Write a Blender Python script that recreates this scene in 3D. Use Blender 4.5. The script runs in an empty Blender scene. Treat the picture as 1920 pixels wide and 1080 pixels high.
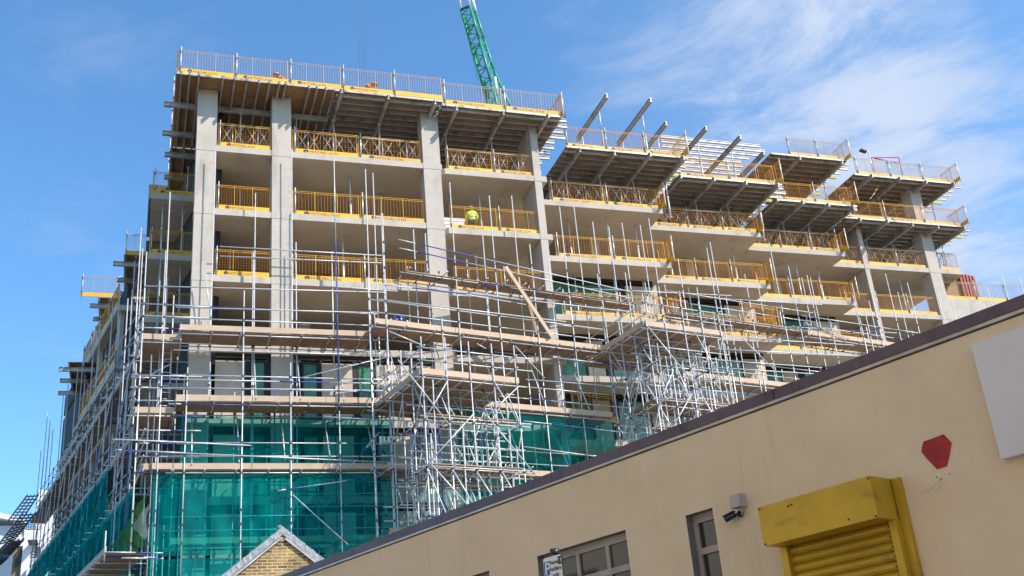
import bpy, bmesh, math, random
from mathutils import Vector, Matrix
random.seed(11)
R = math.radians
scene = bpy.context.scene
COL = scene.collection

# ------------------------------------------------------------------ camera
FPX, PITCH, ROLL = 2080.0, 0.4099, -0.0900
CAM = Vector((0, 0, 1.6))
cp, sp, cr, sr = math.cos(PITCH), math.sin(PITCH), math.cos(ROLL), math.sin(ROLL)
FWD = Vector((0, cp, sp)); UP0 = Vector((0, -sp, cp)); RT0 = Vector((1, 0, 0))
RGT = RT0 * cr + UP0 * sr
UPV = -RT0 * sr + UP0 * cr
cam_data = bpy.data.cameras.new("camera")
cam = bpy.data.objects.new("camera", cam_data); COL.objects.link(cam)
M = Matrix.Identity(4)
for i in range(3):
    M[i][0] = RGT[i]; M[i][1] = UPV[i]; M[i][2] = -FWD[i]; M[i][3] = CAM[i]
cam.matrix_world = M
cam_data.sensor_width = 36.0
cam_data.lens = FPX / 1920.0 * 36.0
cam_data.clip_start = 0.1; cam_data.clip_end = 5000
scene.camera = cam

# ------------------------------------------------------------------ light and sky
SUN_PHI, SUN_EL = R(66), R(42)          # azimuth from -Y towards +X, elevation
SUN = Vector((math.sin(SUN_PHI) * math.cos(SUN_EL), -math.cos(SUN_PHI) * math.cos(SUN_EL), math.sin(SUN_EL)))
sl = bpy.data.lights.new("sun", 'SUN'); sl.energy = 4.9; sl.angle = R(0.5); sl.color = (1.0, 0.915, 0.80)
so = bpy.data.objects.new("sun", sl); COL.objects.link(so)
so.rotation_euler = SUN.to_track_quat('Z', 'Y').to_euler()
world = bpy.data.worlds.new("World"); scene.world = world; world.use_nodes = True
wt = world.node_tree; wn = wt.nodes; wn.clear()
def wnode(t, **kw):
    n = wn.new(t)
    for k, v in kw.items(): setattr(n, k, v)
    return n
sky = wnode('ShaderNodeTexSky', sky_type='NISHITA'); sky.sun_disc = False
sky.sun_elevation = SUN_EL; sky.sun_rotation = math.pi - SUN_PHI
sky.air_density = 1.0; sky.dust_density = 0.6; sky.ozone_density = 3.0; sky.altitude = 50
bg = wnode('ShaderNodeBackground'); bg.inputs[1].default_value = 0.143
out = wnode('ShaderNodeOutputWorld')
tc = wnode('ShaderNodeTexCoord'); sx = wnode('ShaderNodeSeparateXYZ')
wt.links.new(tc.outputs['Generated'], sx.inputs[0])
def wmath(op, a, b=None, clamp=False):
    n = wnode('ShaderNodeMath', operation=op); n.use_clamp = clamp
    for i, v in enumerate((a, b)):
        if v is None: continue
        if isinstance(v, (int, float)): n.inputs[i].default_value = v
        else: wt.links.new(v, n.inputs[i])
    return n.outputs[0]
zz = wmath('MAXIMUM', sx.outputs[2], 0.06)
px_ = wmath('DIVIDE', sx.outputs[0], zz); py_ = wmath('DIVIDE', sx.outputs[1], zz)
cx = wnode('ShaderNodeCombineXYZ'); wt.links.new(px_, cx.inputs[0]); wt.links.new(py_, cx.inputs[1])
mp0 = wnode('ShaderNodeMapping'); mp0.inputs['Rotation'].default_value = (0, 0, R(38))
mp = wnode('ShaderNodeMapping'); mp.inputs['Scale'].default_value = (1.0, 1.3, 1.0)
wt.links.new(cx.outputs[0], mp0.inputs[0]); wt.links.new(mp0.outputs[0], mp.inputs[0])
n1 = wnode('ShaderNodeTexNoise'); n1.inputs['Scale'].default_value = 3.6; n1.inputs['Detail'].default_value = 10; n1.inputs['Roughness'].default_value = 0.66; n1.inputs['Distortion'].default_value = 0.35
n2 = wnode('ShaderNodeTexNoise'); n2.inputs['Scale'].default_value = 1.9; n2.inputs['Detail'].default_value = 4
wt.links.new(mp.outputs[0], n1.inputs[0]); wt.links.new(cx.outputs[0], n2.inputs[0])
# the cirrus lies in the sky over the right-hand part of the site
ang = wmath('DIVIDE', sx.outputs[0], wmath('MAXIMUM', sx.outputs[1], 0.2))
side = wnode('ShaderNodeMapRange'); side.interpolation_type = 'SMOOTHSTEP'
side.inputs[1].default_value = -0.02; side.inputs[2].default_value = 0.38; side.inputs[3].default_value = 0.0; side.inputs[4].default_value = 1.0
wt.links.new(ang, side.inputs[0])
fall = wnode('ShaderNodeMapRange'); fall.interpolation_type = 'SMOOTHSTEP'
fall.inputs[1].default_value = 0.40; fall.inputs[2].default_value = 0.60; fall.inputs[3].default_value = 1.0; fall.inputs[4].default_value = 0.45
wt.links.new(ang, fall.inputs[0])
veil = wmath('MULTIPLY', side.outputs[0], fall.outputs[0])
cl = wmath('ADD', wmath('MULTIPLY', n1.outputs[0], 1.0), wmath('MULTIPLY', n2.outputs[0], 0.55))
cl = wmath('ADD', cl, wmath('MULTIPLY', veil, 0.24))
mr = wnode('ShaderNodeMapRange'); mr.interpolation_type = 'SMOOTHSTEP'
mr.inputs[1].default_value = 0.80; mr.inputs[2].default_value = 1.15; mr.inputs[3].default_value = 0.0; mr.inputs[4].default_value = 0.72
wt.links.new(cl, mr.inputs[0])
fac = wmath('ADD', wmath('MULTIPLY', mr.outputs[0], wmath('ADD', wmath('MULTIPLY', veil, 0.85), 0.24)), wmath('MULTIPLY', veil, 0.14), True)
tint = wnode('ShaderNodeMix', data_type='RGBA', blend_type='MULTIPLY'); tint.inputs[0].default_value = 1.0
wt.links.new(sky.outputs[0], tint.inputs[6]); tint.inputs[7].default_value = (0.86, 1.28, 1.47, 1)
mix = wnode('ShaderNodeMix', data_type='RGBA')
wt.links.new(fac, mix.inputs[0]); wt.links.new(tint.outputs[2], mix.inputs[6]); mix.inputs[7].default_value = (3.7, 4.25, 5.3, 1)
wt.links.new(mix.outputs[2], bg.inputs[0]); wt.links.new(bg.outputs[0], out.inputs[0])
scene.view_settings.view_transform = 'Standard'; scene.view_settings.look = 'None'
scene.view_settings.gamma = 1.0; scene.view_settings.exposure = 0.36
scene.render.engine = 'CYCLES'
scene.cycles.max_bounces = 10; scene.cycles.transparent_max_bounces = 24; scene.cycles.diffuse_bounces = 4

# ------------------------------------------------------------------ frames of reference
def ray(x, y): return RGT * ((x - 960) / FPX) - UPV * ((y - 540) / FPX) + FWD
def hit(x, y, n, p):
    r = ray(x, y); return CAM + r * (((p - CAM).dot(n)) / r.dot(n))
def proj(P):
    d = P - CAM; w = d.dot(FWD); return 960 + FPX * d.dot(RGT) / w, 540 - FPX * d.dot(UPV) / w
class Frame:
    """horizontal frame: a runs along ux, b along uy, z up"""
    def __init__(s, o, ang, mirror=False):
        s.o = Vector(o); s.ang = ang
        s.ux = Vector((math.cos(ang), math.sin(ang), 0)); s.uy = Vector((-math.sin(ang), math.cos(ang), 0))
    def P(s, a, b, z): return s.o + s.ux * a + s.uy * b + Vector((0, 0, z))
    def px(s, x, y, b=0.0):
        h = hit(x, y, s.uy, s.o + s.uy * b) - s.o; return h.dot(s.ux), h.z
    def dirv(s, a, b, z=0): return s.ux * a + s.uy * b + Vector((0, 0, z))
YA = 0.3428
FA = Frame((-13.07, 41.10, 0), YA)                      # front of the building: a along, b = depth behind the front
FB = Frame(FA.P(7.0, -2.7, 0), YA + R(11.0))            # line of the stepped scaffold
FL = Frame((-13.07, 41.10, 0), R(31.2 + 90))            # left face: a runs away down the street, b = outward
FW = Frame((0.155, 11.0, 0), 0.707 - R(90))             # cream wall: a to the right, b = into the building

# ------------------------------------------------------------------ mesh builder
class MB:
    def __init__(s): s.v = []; s.f = []; s.m = []; s.smooth = []
    def quad(s, pts, m=0, sm=False):
        i = len(s.v); s.v.extend(pts); s.f.append(tuple(range(i, i + len(pts)))); s.m.append(m); s.smooth.append(sm)
    def hexa(s, p, m=0):
        i = len(s.v); s.v.extend(p)
        for q in ((0, 3, 2, 1), (4, 5, 6, 7), (0, 1, 5, 4), (1, 2, 6, 5), (2, 3, 7, 6), (3, 0, 4, 7)):
            s.f.append(tuple(i + k for k in q)); s.m.append(m); s.smooth.append(False)
    def box(s, fr, a0, a1, b0, b1, z0, z1, m=0):
        P = fr.P
        s.hexa([P(a0, b0, z0), P(a1, b0, z0), P(a1, b1, z0), P(a0, b1, z0), P(a0, b0, z1), P(a1, b0, z1), P(a1, b1, z1), P(a0, b1, z1)], m)
    def bar(s, p, q, w, h, m=0, up=Vector((0, 0, 1))):
        d = (q - p).normalized(); x = d.cross(up)
        if x.length < 1e-4: x = d.cross(Vector((0, 1, 0)))
        x.normalize(); y = x.cross(d).normalized()
        x = x * (w / 2); y = y * (h / 2)
        s.hexa([p - x - y, p + x - y, q + x - y, q - x - y, p - x + y, p + x + y, q + x + y, q - x + y], m)
    def tube(s, p, q, r, m=0, n=6, r2=None, caps=True):
        r2 = r if r2 is None else r2
        d = (q - p)
        if d.length < 1e-6: return
        d.normalize(); x = d.cross(Vector((0, 0, 1)))
        if x.length < 1e-3: x = d.cross(Vector((0, 1, 0)))
        x.normalize(); y = d.cross(x)
        i = len(s.v)
        for k in range(n):
            c, t = math.cos(2 * math.pi * k / n), math.sin(2 * math.pi * k / n)
            s.v.append(p + (x * c + y * t) * r)
        for k in range(n):
            c, t = math.cos(2 * math.pi * k / n), math.sin(2 * math.pi * k / n)
            s.v.append(q + (x * c + y * t) * r2)
        for k in range(n):
            s.f.append((i + k, i + (k + 1) % n, i + n + (k + 1) % n, i + n + k)); s.m.append(m); s.smooth.append(True)
        if caps:
            s.f.append(tuple(i + k for k in range(n - 1, -1, -1))); s.m.append(m); s.smooth.append(False)
            s.f.append(tuple(i + n + k for k in range(n))); s.m.append(m); s.smooth.append(False)
    def poly(s, pts, z0, z1, m=0, fr=None):
        """extrude a plan polygon (counter-clockwise a,b) between z0 and z1"""
        n = len(pts); i = len(s.v)
        P = fr.P if fr else (lambda a, b, z: Vector((a, b, z)))
        s.v += [P(a, b, z0) for a, b in pts] + [P(a, b, z1) for a, b in pts]
        s.f.append(tuple(i + k for k in range(n - 1, -1, -1))); s.f.append(tuple(i + n + k for k in range(n)))
        s.m += [m, m]; s.smooth += [False, False]
        for k in range(n):
            j = (k + 1) % n; s.f.append((i + k, i + j, i + n + j, i + n + k)); s.m.append(m); s.smooth.append(False)
    def join(s, o):
        i = len(s.v); s.v += o.v; s.f += [tuple(k + i for k in f) for f in o.f]; s.m += o.m; s.smooth += o.smooth
    def mesh(s, name, mats, origin=Vector((0, 0, 0))):
        me = bpy.data.meshes.new(name)
        me.from_pydata([tuple(v - origin) for v in s.v], [], s.f)
        for m in (mats if isinstance(mats, (list, tuple)) else [mats]): me.materials.append(m)
        me.polygons.foreach_set('material_index', s.m); me.polygons.foreach_set('use_smooth', s.smooth)
        me.update(); return me
    def build(s, name, mats, parent=None, origin=None):
        o_ = origin if origin is not None else (parent.location if parent is not None else Vector((0, 0, 0)))
        if parent is not None and parent.parent is not None and origin is None: o_ = parent.parent.location + parent.location
        ob = bpy.data.objects.new(name, s.mesh(name, mats, Vector(o_)))
        COL.objects.link(ob)
        if parent is not None: ob.parent = parent
        elif origin is not None: ob.location = origin
        return ob
def tag(o, label=None, cat=None, group=None, kind=None):
    if label: o['label'] = label
    if cat: o['category'] = cat
    if group: o['group'] = group
    if kind: o['kind'] = kind
    return o
def thing(name, loc, label, cat, group=None, rz=0.0):
    o = bpy.data.objects.new(name, None); COL.objects.link(o)
    o.location = loc; o.rotation_euler = (0, 0, rz); o.empty_display_size = 0.3
    return tag(o, label, cat, group)
def copy_tree(o, parent=None):
    c = o.copy(); COL.objects.link(c)
    if parent is not None: c.parent = parent
    for ch in list(o.children): copy_tree(ch, c)
    return c

# ------------------------------------------------------------------ materials
def mat(name, col, rough=0.7, metal=0.0, noise=None, bump=None, spec=0.5):
    m = bpy.data.materials.new(name); m.use_nodes = True
    nt = m.node_tree; b = nt.nodes['Principled BSDF']
    b.inputs['Base Color'].default_value = (*col, 1); b.inputs['Roughness'].default_value = rough; b.inputs['Metallic'].default_value = metal
    b.inputs['Specular IOR Level'].default_value = spec
    t = nt.nodes.new('ShaderNodeTexCoord')
    if noise:
        col2, scale, lo, hi = noise[:4]
        n = nt.nodes.new('ShaderNodeTexNoise'); n.inputs['Scale'].default_value = scale; n.inputs['Detail'].default_value = 8; n.inputs['Roughness'].default_value = 0.65
        src = t.outputs['Object']
        if len(noise) > 4:
            mpn = nt.nodes.new('ShaderNodeMapping'); mpn.inputs['Scale'].default_value = noise[4]; nt.links.new(src, mpn.inputs[0]); src = mpn.outputs[0]
        nt.links.new(src, n.inputs[0])
        r = nt.nodes.new('ShaderNodeMapRange'); r.inputs[1].default_value = lo; r.inputs[2].default_value = hi
        nt.links.new(n.outputs[0], r.inputs[0])
        mx = nt.nodes.new('ShaderNodeMix'); mx.data_type = 'RGBA'; mx.inputs[6].default_value = (*col, 1); mx.inputs[7].default_value = (*col2, 1)
        nt.links.new(r.outputs[0], mx.inputs[0]); nt.links.new(mx.outputs[2], b.inputs['Base Color'])
    if bump:
        n = nt.nodes.new('ShaderNodeTexNoise'); n.inputs['Scale'].default_value = bump[0]; n.inputs['Detail'].default_value = 6
        nt.links.new(t.outputs['Object'], n.inputs[0])
        bp = nt.nodes.new('ShaderNodeBump'); bp.inputs['Strength'].default_value = bump[1]; bp.inputs['Distance'].default_value = 0.02
        nt.links.new(n.outputs[0], bp.inputs['Height']); nt.links.new(bp.outputs[0], b.inputs['Normal'])
    return m
def layer(m, col, scale, lo, hi, mapping=None, amount=1.0):
    """lay a second noise-shaped tint (stain, grain) over a material's base colour"""
    nt = m.node_tree; b = nt.nodes['Principled BSDF']; s = b.inputs['Base Color']
    t = nt.nodes.new('ShaderNodeTexCoord'); n = nt.nodes.new('ShaderNodeTexNoise'); n.inputs['Scale'].default_value = scale; n.inputs['Detail'].default_value = 6
    src = t.outputs['Object']
    if mapping:
        mpn = nt.nodes.new('ShaderNodeMapping'); mpn.inputs['Scale'].default_value = mapping; nt.links.new(src, mpn.inputs[0]); src = mpn.outputs[0]
    nt.links.new(src, n.inputs[0])
    r = nt.nodes.new('ShaderNodeMapRange'); r.inputs[1].default_value = lo; r.inputs[2].default_value = hi; r.inputs[4].default_value = amount
    nt.links.new(n.outputs[0], r.inputs[0])
    mx = nt.nodes.new('ShaderNodeMix'); mx.data_type = 'RGBA'; mx.inputs[7].default_value = (*col, 1)
    if s.links: nt.links.new(s.links[0].from_socket, mx.inputs[6])
    else: mx.inputs[6].default_value = s.default_value
    nt.links.new(r.outputs[0], mx.inputs[0]); nt.links.new(mx.outputs[2], s)
    return m
def seams(m, w, h, mortar, col, rot=None):
    """thin joint lines (board marks of the formwork) over a base colour"""
    nt = m.node_tree; b = nt.nodes['Principled BSDF']; s = b.inputs['Base Color']
    t = nt.nodes.new('ShaderNodeTexCoord'); mpn = nt.nodes.new('ShaderNodeMapping')
    if rot: mpn.inputs['Rotation'].default_value = rot
    nt.links.new(t.outputs['Object'], mpn.inputs[0])
    br = nt.nodes.new('ShaderNodeTexBrick'); br.inputs['Scale'].default_value = 1.0; br.inputs['Brick Width'].default_value = w; br.inputs['Row Height'].default_value = h
    br.inputs['Mortar Size'].default_value = mortar; br.inputs['Mortar Smooth'].default_value = 0.6; br.inputs['Color1'].default_value = (0, 0, 0, 1); br.inputs['Color2'].default_value = (0.25, 0.25, 0.25, 1); br.inputs['Mortar'].default_value = (1, 1, 1, 1)
    br.offset = 0.5
    nt.links.new(mpn.outputs[0], br.inputs[0])
    mx = nt.nodes.new('ShaderNodeMix'); mx.data_type = 'RGBA'; mx.inputs[7].default_value = (*col, 1)
    ml = nt.nodes.new('ShaderNodeMath'); ml.operation = 'MULTIPLY'; ml.inputs[1].default_value = 0.55; nt.links.new(br.outputs[0], ml.inputs[0])
    if s.links: nt.links.new(s.links[0].from_socket, mx.inputs[6])
    else: mx.inputs[6].default_value = s.default_value
    nt.links.new(ml.outputs[0], mx.inputs[0]); nt.links.new(mx.outputs[2], s)
    return m
CONC = layer(layer(mat('concrete', (0.55, 0.475, 0.405), 0.85, 0, ((0.44, 0.385, 0.335), 0.9, 0.3, 0.7), (18, 0.35)), (0.34, 0.29, 0.25), 1.5, 0.55, 0.72, (1, 1, 0.22), 0.75), (0.30, 0.27, 0.21), 5.0, 0.62, 0.7, (1, 1, 2.5), 0.6)
CONCS = layer(seams(mat('concrete_soffit', (0.62, 0.53, 0.40), 0.9, 0, ((0.50, 0.42, 0.32), 0.6, 0.35, 0.7), (14, 0.2)), 2.4, 1.2, 0.012, (0.33, 0.29, 0.23)), (0.34, 0.29, 0.22), 0.9, 0.58, 0.75, None, 0.6)
CORE = mat('shade_dark_core_wall', (0.13, 0.10, 0.075), 0.9, 0, ((0.08, 0.065, 0.05), 0.8, 0.4, 0.6))  # dark brown puts the interior shade into the wall colour
SHADE_WALL = mat('shade_black_wall', (0.045, 0.04, 0.036), 0.8, 0, ((0.025, 0.023, 0.022), 0.7, 0.4, 0.6))  # near-black colour paints in the shade of the left face
STEEL = layer(mat('galvanised_steel', (0.64, 0.64, 0.64), 0.36, 0.22, ((0.48, 0.49, 0.50), 6.0, 0.4, 0.7)), (0.36, 0.34, 0.32), 3.0, 0.62, 0.72, None, 0.7)
BLUE = mat('blue_painted_tube', (0.035, 0.06, 0.30), 0.5, 0.0, ((0.10, 0.13, 0.32), 7.0, 0.5, 0.65))
COUP = mat('coupler_steel', (0.16, 0.16, 0.165), 0.55, 0.5, ((0.05, 0.06, 0.13), 9, 0.5, 0.62))
BOARD = layer(mat('scaffold_board', (0.40, 0.27, 0.175), 0.85, 0, ((0.28, 0.18, 0.115), 2.0, 0.35, 0.7, (1, 1, 1))), (0.22, 0.15, 0.10), 5, 0.55, 0.7, (2.5, 2.5, 1), 0.7)
TOE = layer(mat('pale_toe_board', (0.58, 0.42, 0.30), 0.8, 0, ((0.48, 0.34, 0.23), 1.1, 0.35, 0.7)), (0.30, 0.20, 0.13), 4.0, 0.64, 0.74, (1, 1, 4), 0.6)
PLY = layer(mat('plywood', (0.40, 0.23, 0.10), 0.75, 0, ((0.26, 0.145, 0.065), 0.9, 0.35, 0.7)), (0.17, 0.10, 0.05), 3.0, 0.6, 0.7, None, 0.6)
ALU = layer(mat('aluminium_beam', (0.47, 0.45, 0.42), 0.5, 0.3, ((0.34, 0.31, 0.28), 2.0, 0.4, 0.7)), (0.20, 0.155, 0.11), 2.2, 0.55, 0.68, None, 0.8)
YEL = layer(mat('yellow_paint', (0.82, 0.45, 0.015), 0.55, 0, ((0.70, 0.38, 0.02), 1.5, 0.4, 0.7)), (0.42, 0.29, 0.12), 3.5, 0.62, 0.72, None, 0.6)
TIMB = layer(mat('worn_yellow_timber', (0.70, 0.46, 0.17), 0.7, 0, ((0.66, 0.36, 0.04), 0.9, 0.45, 0.6)), (0.36, 0.22, 0.09), 4, 0.6, 0.72, (1, 1, 5), 0.6)
MESHO = mat('orange_mesh', (0.62, 0.25, 0.015), 0.55)
MESHY = mat('yellow_frame', (0.80, 0.385, 0.012), 0.5, 0, ((0.66, 0.33, 0.03), 1.1, 0.4, 0.65))
BLK = mat('black_print', (0.015, 0.013, 0.012), 0.6)
MEMB = mat('black_membrane', (0.012, 0.012, 0.013), 0.6)
PALE = layer(mat('pale_panel', (0.58, 0.49, 0.39), 0.85, 0, ((0.47, 0.38, 0.29), 1.0, 0.4, 0.65)), (0.36, 0.27, 0.18), 1.2, 0.6, 0.72, (1, 1, 0.2), 0.6)
FILM = layer(mat('green_film', (0.05, 0.22, 0.13), 0.28, 0, ((0.02, 0.10, 0.06), 1.6, 0.4, 0.62)), (0.30, 0.46, 0.38), 6, 0.66, 0.74, (1, 1, 0.35), 0.6)
LFILM = layer(mat('pale_green_film', (0.22, 0.36, 0.29), 0.3, 0, ((0.10, 0.24, 0.17), 2.2, 0.4, 0.62)), (0.5, 0.6, 0.55), 7, 0.62, 0.72, (1, 1, 0.3), 0.7)
CREAM = layer(mat('cream_render', (0.79, 0.605, 0.415), 0.9, 0, ((0.71, 0.525, 0.345), 1.4, 0.3, 0.7), (120, 0.28)), (0.50, 0.37, 0.25), 1.1, 0.54, 0.8, (1, 1, 0.35), 0.55)
CREAM = layer(layer(CREAM, (0.42, 0.31, 0.2), 5.5, 0.60, 0.85, (2.2, 2.2, 0.16), 0.32), (0.30, 0.22, 0.15), 45, 0.70, 0.76, None, 0.5)
COPE = layer(mat('purple_brown_coping', (0.13, 0.082, 0.10), 0.5, 0.15, ((0.09, 0.058, 0.075), 2.5, 0.4, 0.65)), (0.045, 0.035, 0.04), 7, 0.56, 0.7, (1, 1, 0.4), 0.8)
TRIM = mat('pale_metal_trim', (0.55, 0.50, 0.46), 0.4, 0.3, ((0.40, 0.36, 0.33), 3, 0.4, 0.6))
WFRAME = mat('weathered_window_frame', (0.42, 0.34, 0.31), 0.6, 0, ((0.34, 0.27, 0.25), 5, 0.4, 0.6))
REVEAL = mat('grey_reveal', (0.20, 0.185, 0.18), 0.75, 0, ((0.14, 0.125, 0.12), 3, 0.4, 0.6))
GLASS = mat('window_glass', (0.035, 0.03, 0.03), 0.04, 0.0, None, (0.8, 0.04), 0.9)
TGLASS = mat('terrace_glass', (0.03, 0.035, 0.04), 0.35)
SHUT = layer(layer(mat('yellow_shutter', (0.60, 0.37, 0.025), 0.38, 0.35, ((0.44, 0.26, 0.02), 1.8, 0.35, 0.7), (5, 0.12)), (0.20, 0.125, 0.03), 3.2, 0.56, 0.74, (1, 1, 2.5), 0.65), (0.07, 0.05, 0.03), 28, 0.70, 0.76, None, 0.8)
DKRED = mat('dark_red_edge', (0.16, 0.02, 0.02), 0.6)
RED = layer(mat('red_patch_paint', (0.42, 0.018, 0.022), 0.7, 0, ((0.33, 0.015, 0.02), 8, 0.4, 0.65), (60, 0.4)), (0.10, 0.02, 0.02), 25, 0.70, 0.74)
WHITE = mat('white_board', (0.68, 0.63, 0.62), 0.5, 0, ((0.62, 0.575, 0.57), 0.8, 0.4, 0.65))
GREYP = mat('grey_plastic', (0.46, 0.40, 0.36), 0.6, 0, ((0.40, 0.345, 0.31), 10, 0.4, 0.6))
BLACKP = mat('black_plastic', (0.02, 0.02, 0.022), 0.35)
SIGNW = mat('sign_white', (0.78, 0.76, 0.78), 0.4)
SIGNB = mat('sign_blue', (0.02, 0.05, 0.35), 0.4)
GREEN = mat('green_crane_paint', (0.03, 0.33, 0.16), 0.4, 0.0, ((0.025, 0.26, 0.13), 1.2, 0.4, 0.6))
CWHITE = mat('white_crane_paint', (0.75, 0.74, 0.72), 0.45)
CABLE = mat('steel_cable', (0.12, 0.12, 0.13), 0.6)
HIVY = mat('yellow_hi_vis', (0.62, 0.78, 0.03), 0.7); HIVO = mat('orange_hi_vis', (0.85, 0.20, 0.02), 0.7)
SILV = mat('silver_tape', (0.75, 0.76, 0.75), 0.3, 0.3)
SKIN = mat('skin', (0.50, 0.29, 0.20), 0.6); TROU = mat('dark_trousers', (0.03, 0.035, 0.05), 0.8); BOOT = mat('boots', (0.10, 0.06, 0.03), 0.7)
HELM = mat('white_helmet', (0.75, 0.74, 0.72), 0.35); HELO = mat('orange_helmet', (0.85, 0.17, 0.03), 0.35)
SLATE = mat('slate', (0.055, 0.055, 0.075), 0.6, 0, ((0.035, 0.035, 0.05), 6, 0.4, 0.6), (9, 0.5))
LEAD = layer(mat('lead_flashing', (0.32, 0.33, 0.36), 0.55, 0.3, ((0.26, 0.27, 0.30), 9, 0.4, 0.65), (14, 0.9)), (0.56, 0.57, 0.6), 16, 0.6, 0.68, None, 0.6)
BWHITE = mat('white_render', (0.72, 0.71, 0.72), 0.8, 0, ((0.66, 0.65, 0.67), 1, 0.4, 0.6))
PTERR = mat('pale_bounce_stucco', (0.86, 0.75, 0.58), 0.9, 0, ((0.80, 0.69, 0.53), 1, 0.4, 0.6))  # pale tone chosen to bounce warm light onto the cream wall
BTAN = mat('tan_cladding', (0.30, 0.20, 0.10), 0.8, 0, ((0.24, 0.16, 0.08), 1, 0.4, 0.6))
DKMET = mat('dark_metal', (0.05, 0.05, 0.06), 0.5, 0.3)
ASPH = mat('asphalt', (0.05, 0.05, 0.052), 0.9, 0, ((0.035, 0.035, 0.037), 3, 0.4, 0.6), (40, 0.4))
PAVE = seams(mat('paving', (0.48, 0.43, 0.37), 0.9, 0, ((0.34, 0.32, 0.29), 2, 0.4, 0.6)), 0.9, 0.6, 0.012, (0.1, 0.1, 0.1))
DIRT = mat('ground', (0.20, 0.18, 0.15), 0.95, 0, ((0.13, 0.12, 0.10), 0.5, 0.4, 0.6))
REDF = mat('red_formwork', (0.40, 0.07, 0.06), 0.6, 0, ((0.30, 0.05, 0.045), 3, 0.4, 0.6))
MAG = mat('magenta_paint', (0.42, 0.02, 0.13), 0.5); BPROP = mat('blue_prop_paint', (0.02, 0.20, 0.55), 0.45)
FLUO = mat('fluorescent_yellow_paint', (0.46, 0.50, 0.10), 0.7, 0, ((0.40, 0.36, 0.22), 3, 0.4, 0.6))
BAG = mat('sandy_bag', (0.42, 0.27, 0.14), 0.9, 0, ((0.3, 0.19, 0.1), 6, 0.4, 0.6))
def brickmat(name, c1, c2, mort, bw=0.225, rh=0.075, ms=0.012, vertical=True):
    m = bpy.data.materials.new(name); m.use_nodes = True; nt = m.node_tree; b = nt.nodes['Principled BSDF']; b.inputs['Roughness'].default_value = 0.9
    t = nt.nodes.new('ShaderNodeUVMap') if False else nt.nodes.new('ShaderNodeTexCoord')
    mpn = nt.nodes.new('ShaderNodeMapping'); mpn.inputs['Rotation'].default_value = (R(-90), 0, 0)
    nt.links.new(t.outputs['Object'], mpn.inputs[0])
    br = nt.nodes.new('ShaderNodeTexBrick'); br.inputs['Scale'].default_value = 1; br.inputs['Brick Width'].default_value = bw; br.inputs['Row Height'].default_value = rh
    br.inputs['Mortar Size'].default_value = ms; br.inputs['Color1'].default_value = (*c1, 1); br.inputs['Color2'].default_value = (*c2, 1); br.inputs['Mortar'].default_value = (*mort, 1)
    br.inputs['Bias'].default_value = 0.1; br.inputs['Mortar Smooth'].default_value = 0.3
    nz = nt.nodes.new('ShaderNodeTexNoise'); nz.inputs['Scale'].default_value = 2.4; nz.inputs['Detail'].default_value = 5; nt.links.new(t.outputs['Object'], nz.inputs[0])
    wv = nt.nodes.new('ShaderNodeTexNoise'); wv.inputs['Scale'].default_value = 14; nt.links.new(t.outputs['Object'], wv.inputs[0])
    ad = nt.nodes.new('ShaderNodeVectorMath'); ad.operation = 'MULTIPLY_ADD'; ad.inputs[1].default_value = (0.016, 0.016, 0.016)
    nt.links.new(wv.outputs[1], ad.inputs[0]); nt.links.new(mpn.outputs[0], ad.inputs[2]); nt.links.new(ad.outputs[0], br.inputs[0])
    mr_ = nt.nodes.new('ShaderNodeMapRange'); mr_.inputs[1].default_value = 0.35; mr_.inputs[2].default_value = 0.68; mr_.inputs[3].default_value = 0.70; mr_.inputs[4].default_value = 1.2; nt.links.new(nz.outputs[0], mr_.inputs[0])
    mu = nt.nodes.new('ShaderNodeMix'); mu.data_type = 'RGBA'; mu.blend_type = 'MULTIPLY'; mu.inputs[0].default_value = 1
    nt.links.new(br.outputs[0], mu.inputs[6]); nt.links.new(mr_.outputs[0], mu.inputs[7]); nt.links.new(mu.outputs[2], b.inputs['Base Color'])
    bp = nt.nodes.new('ShaderNodeBump'); bp.inputs['Strength'].default_value = 0.5; bp.inputs['Distance'].default_value = 0.01; bp.invert = True
    nt.links.new(br.outputs[1], bp.inputs['Height']); nt.links.new(bp.outputs[0], b.inputs['Normal'])
    return m
BRICK = brickmat('london_stock_brick', (0.44, 0.29, 0.115), (0.15, 0.085, 0.045), (0.55, 0.43, 0.24))
BRICK2 = brickmat('brown_brick', (0.32, 0.20, 0.11), (0.22, 0.13, 0.07), (0.40, 0.32, 0.22))
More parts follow.
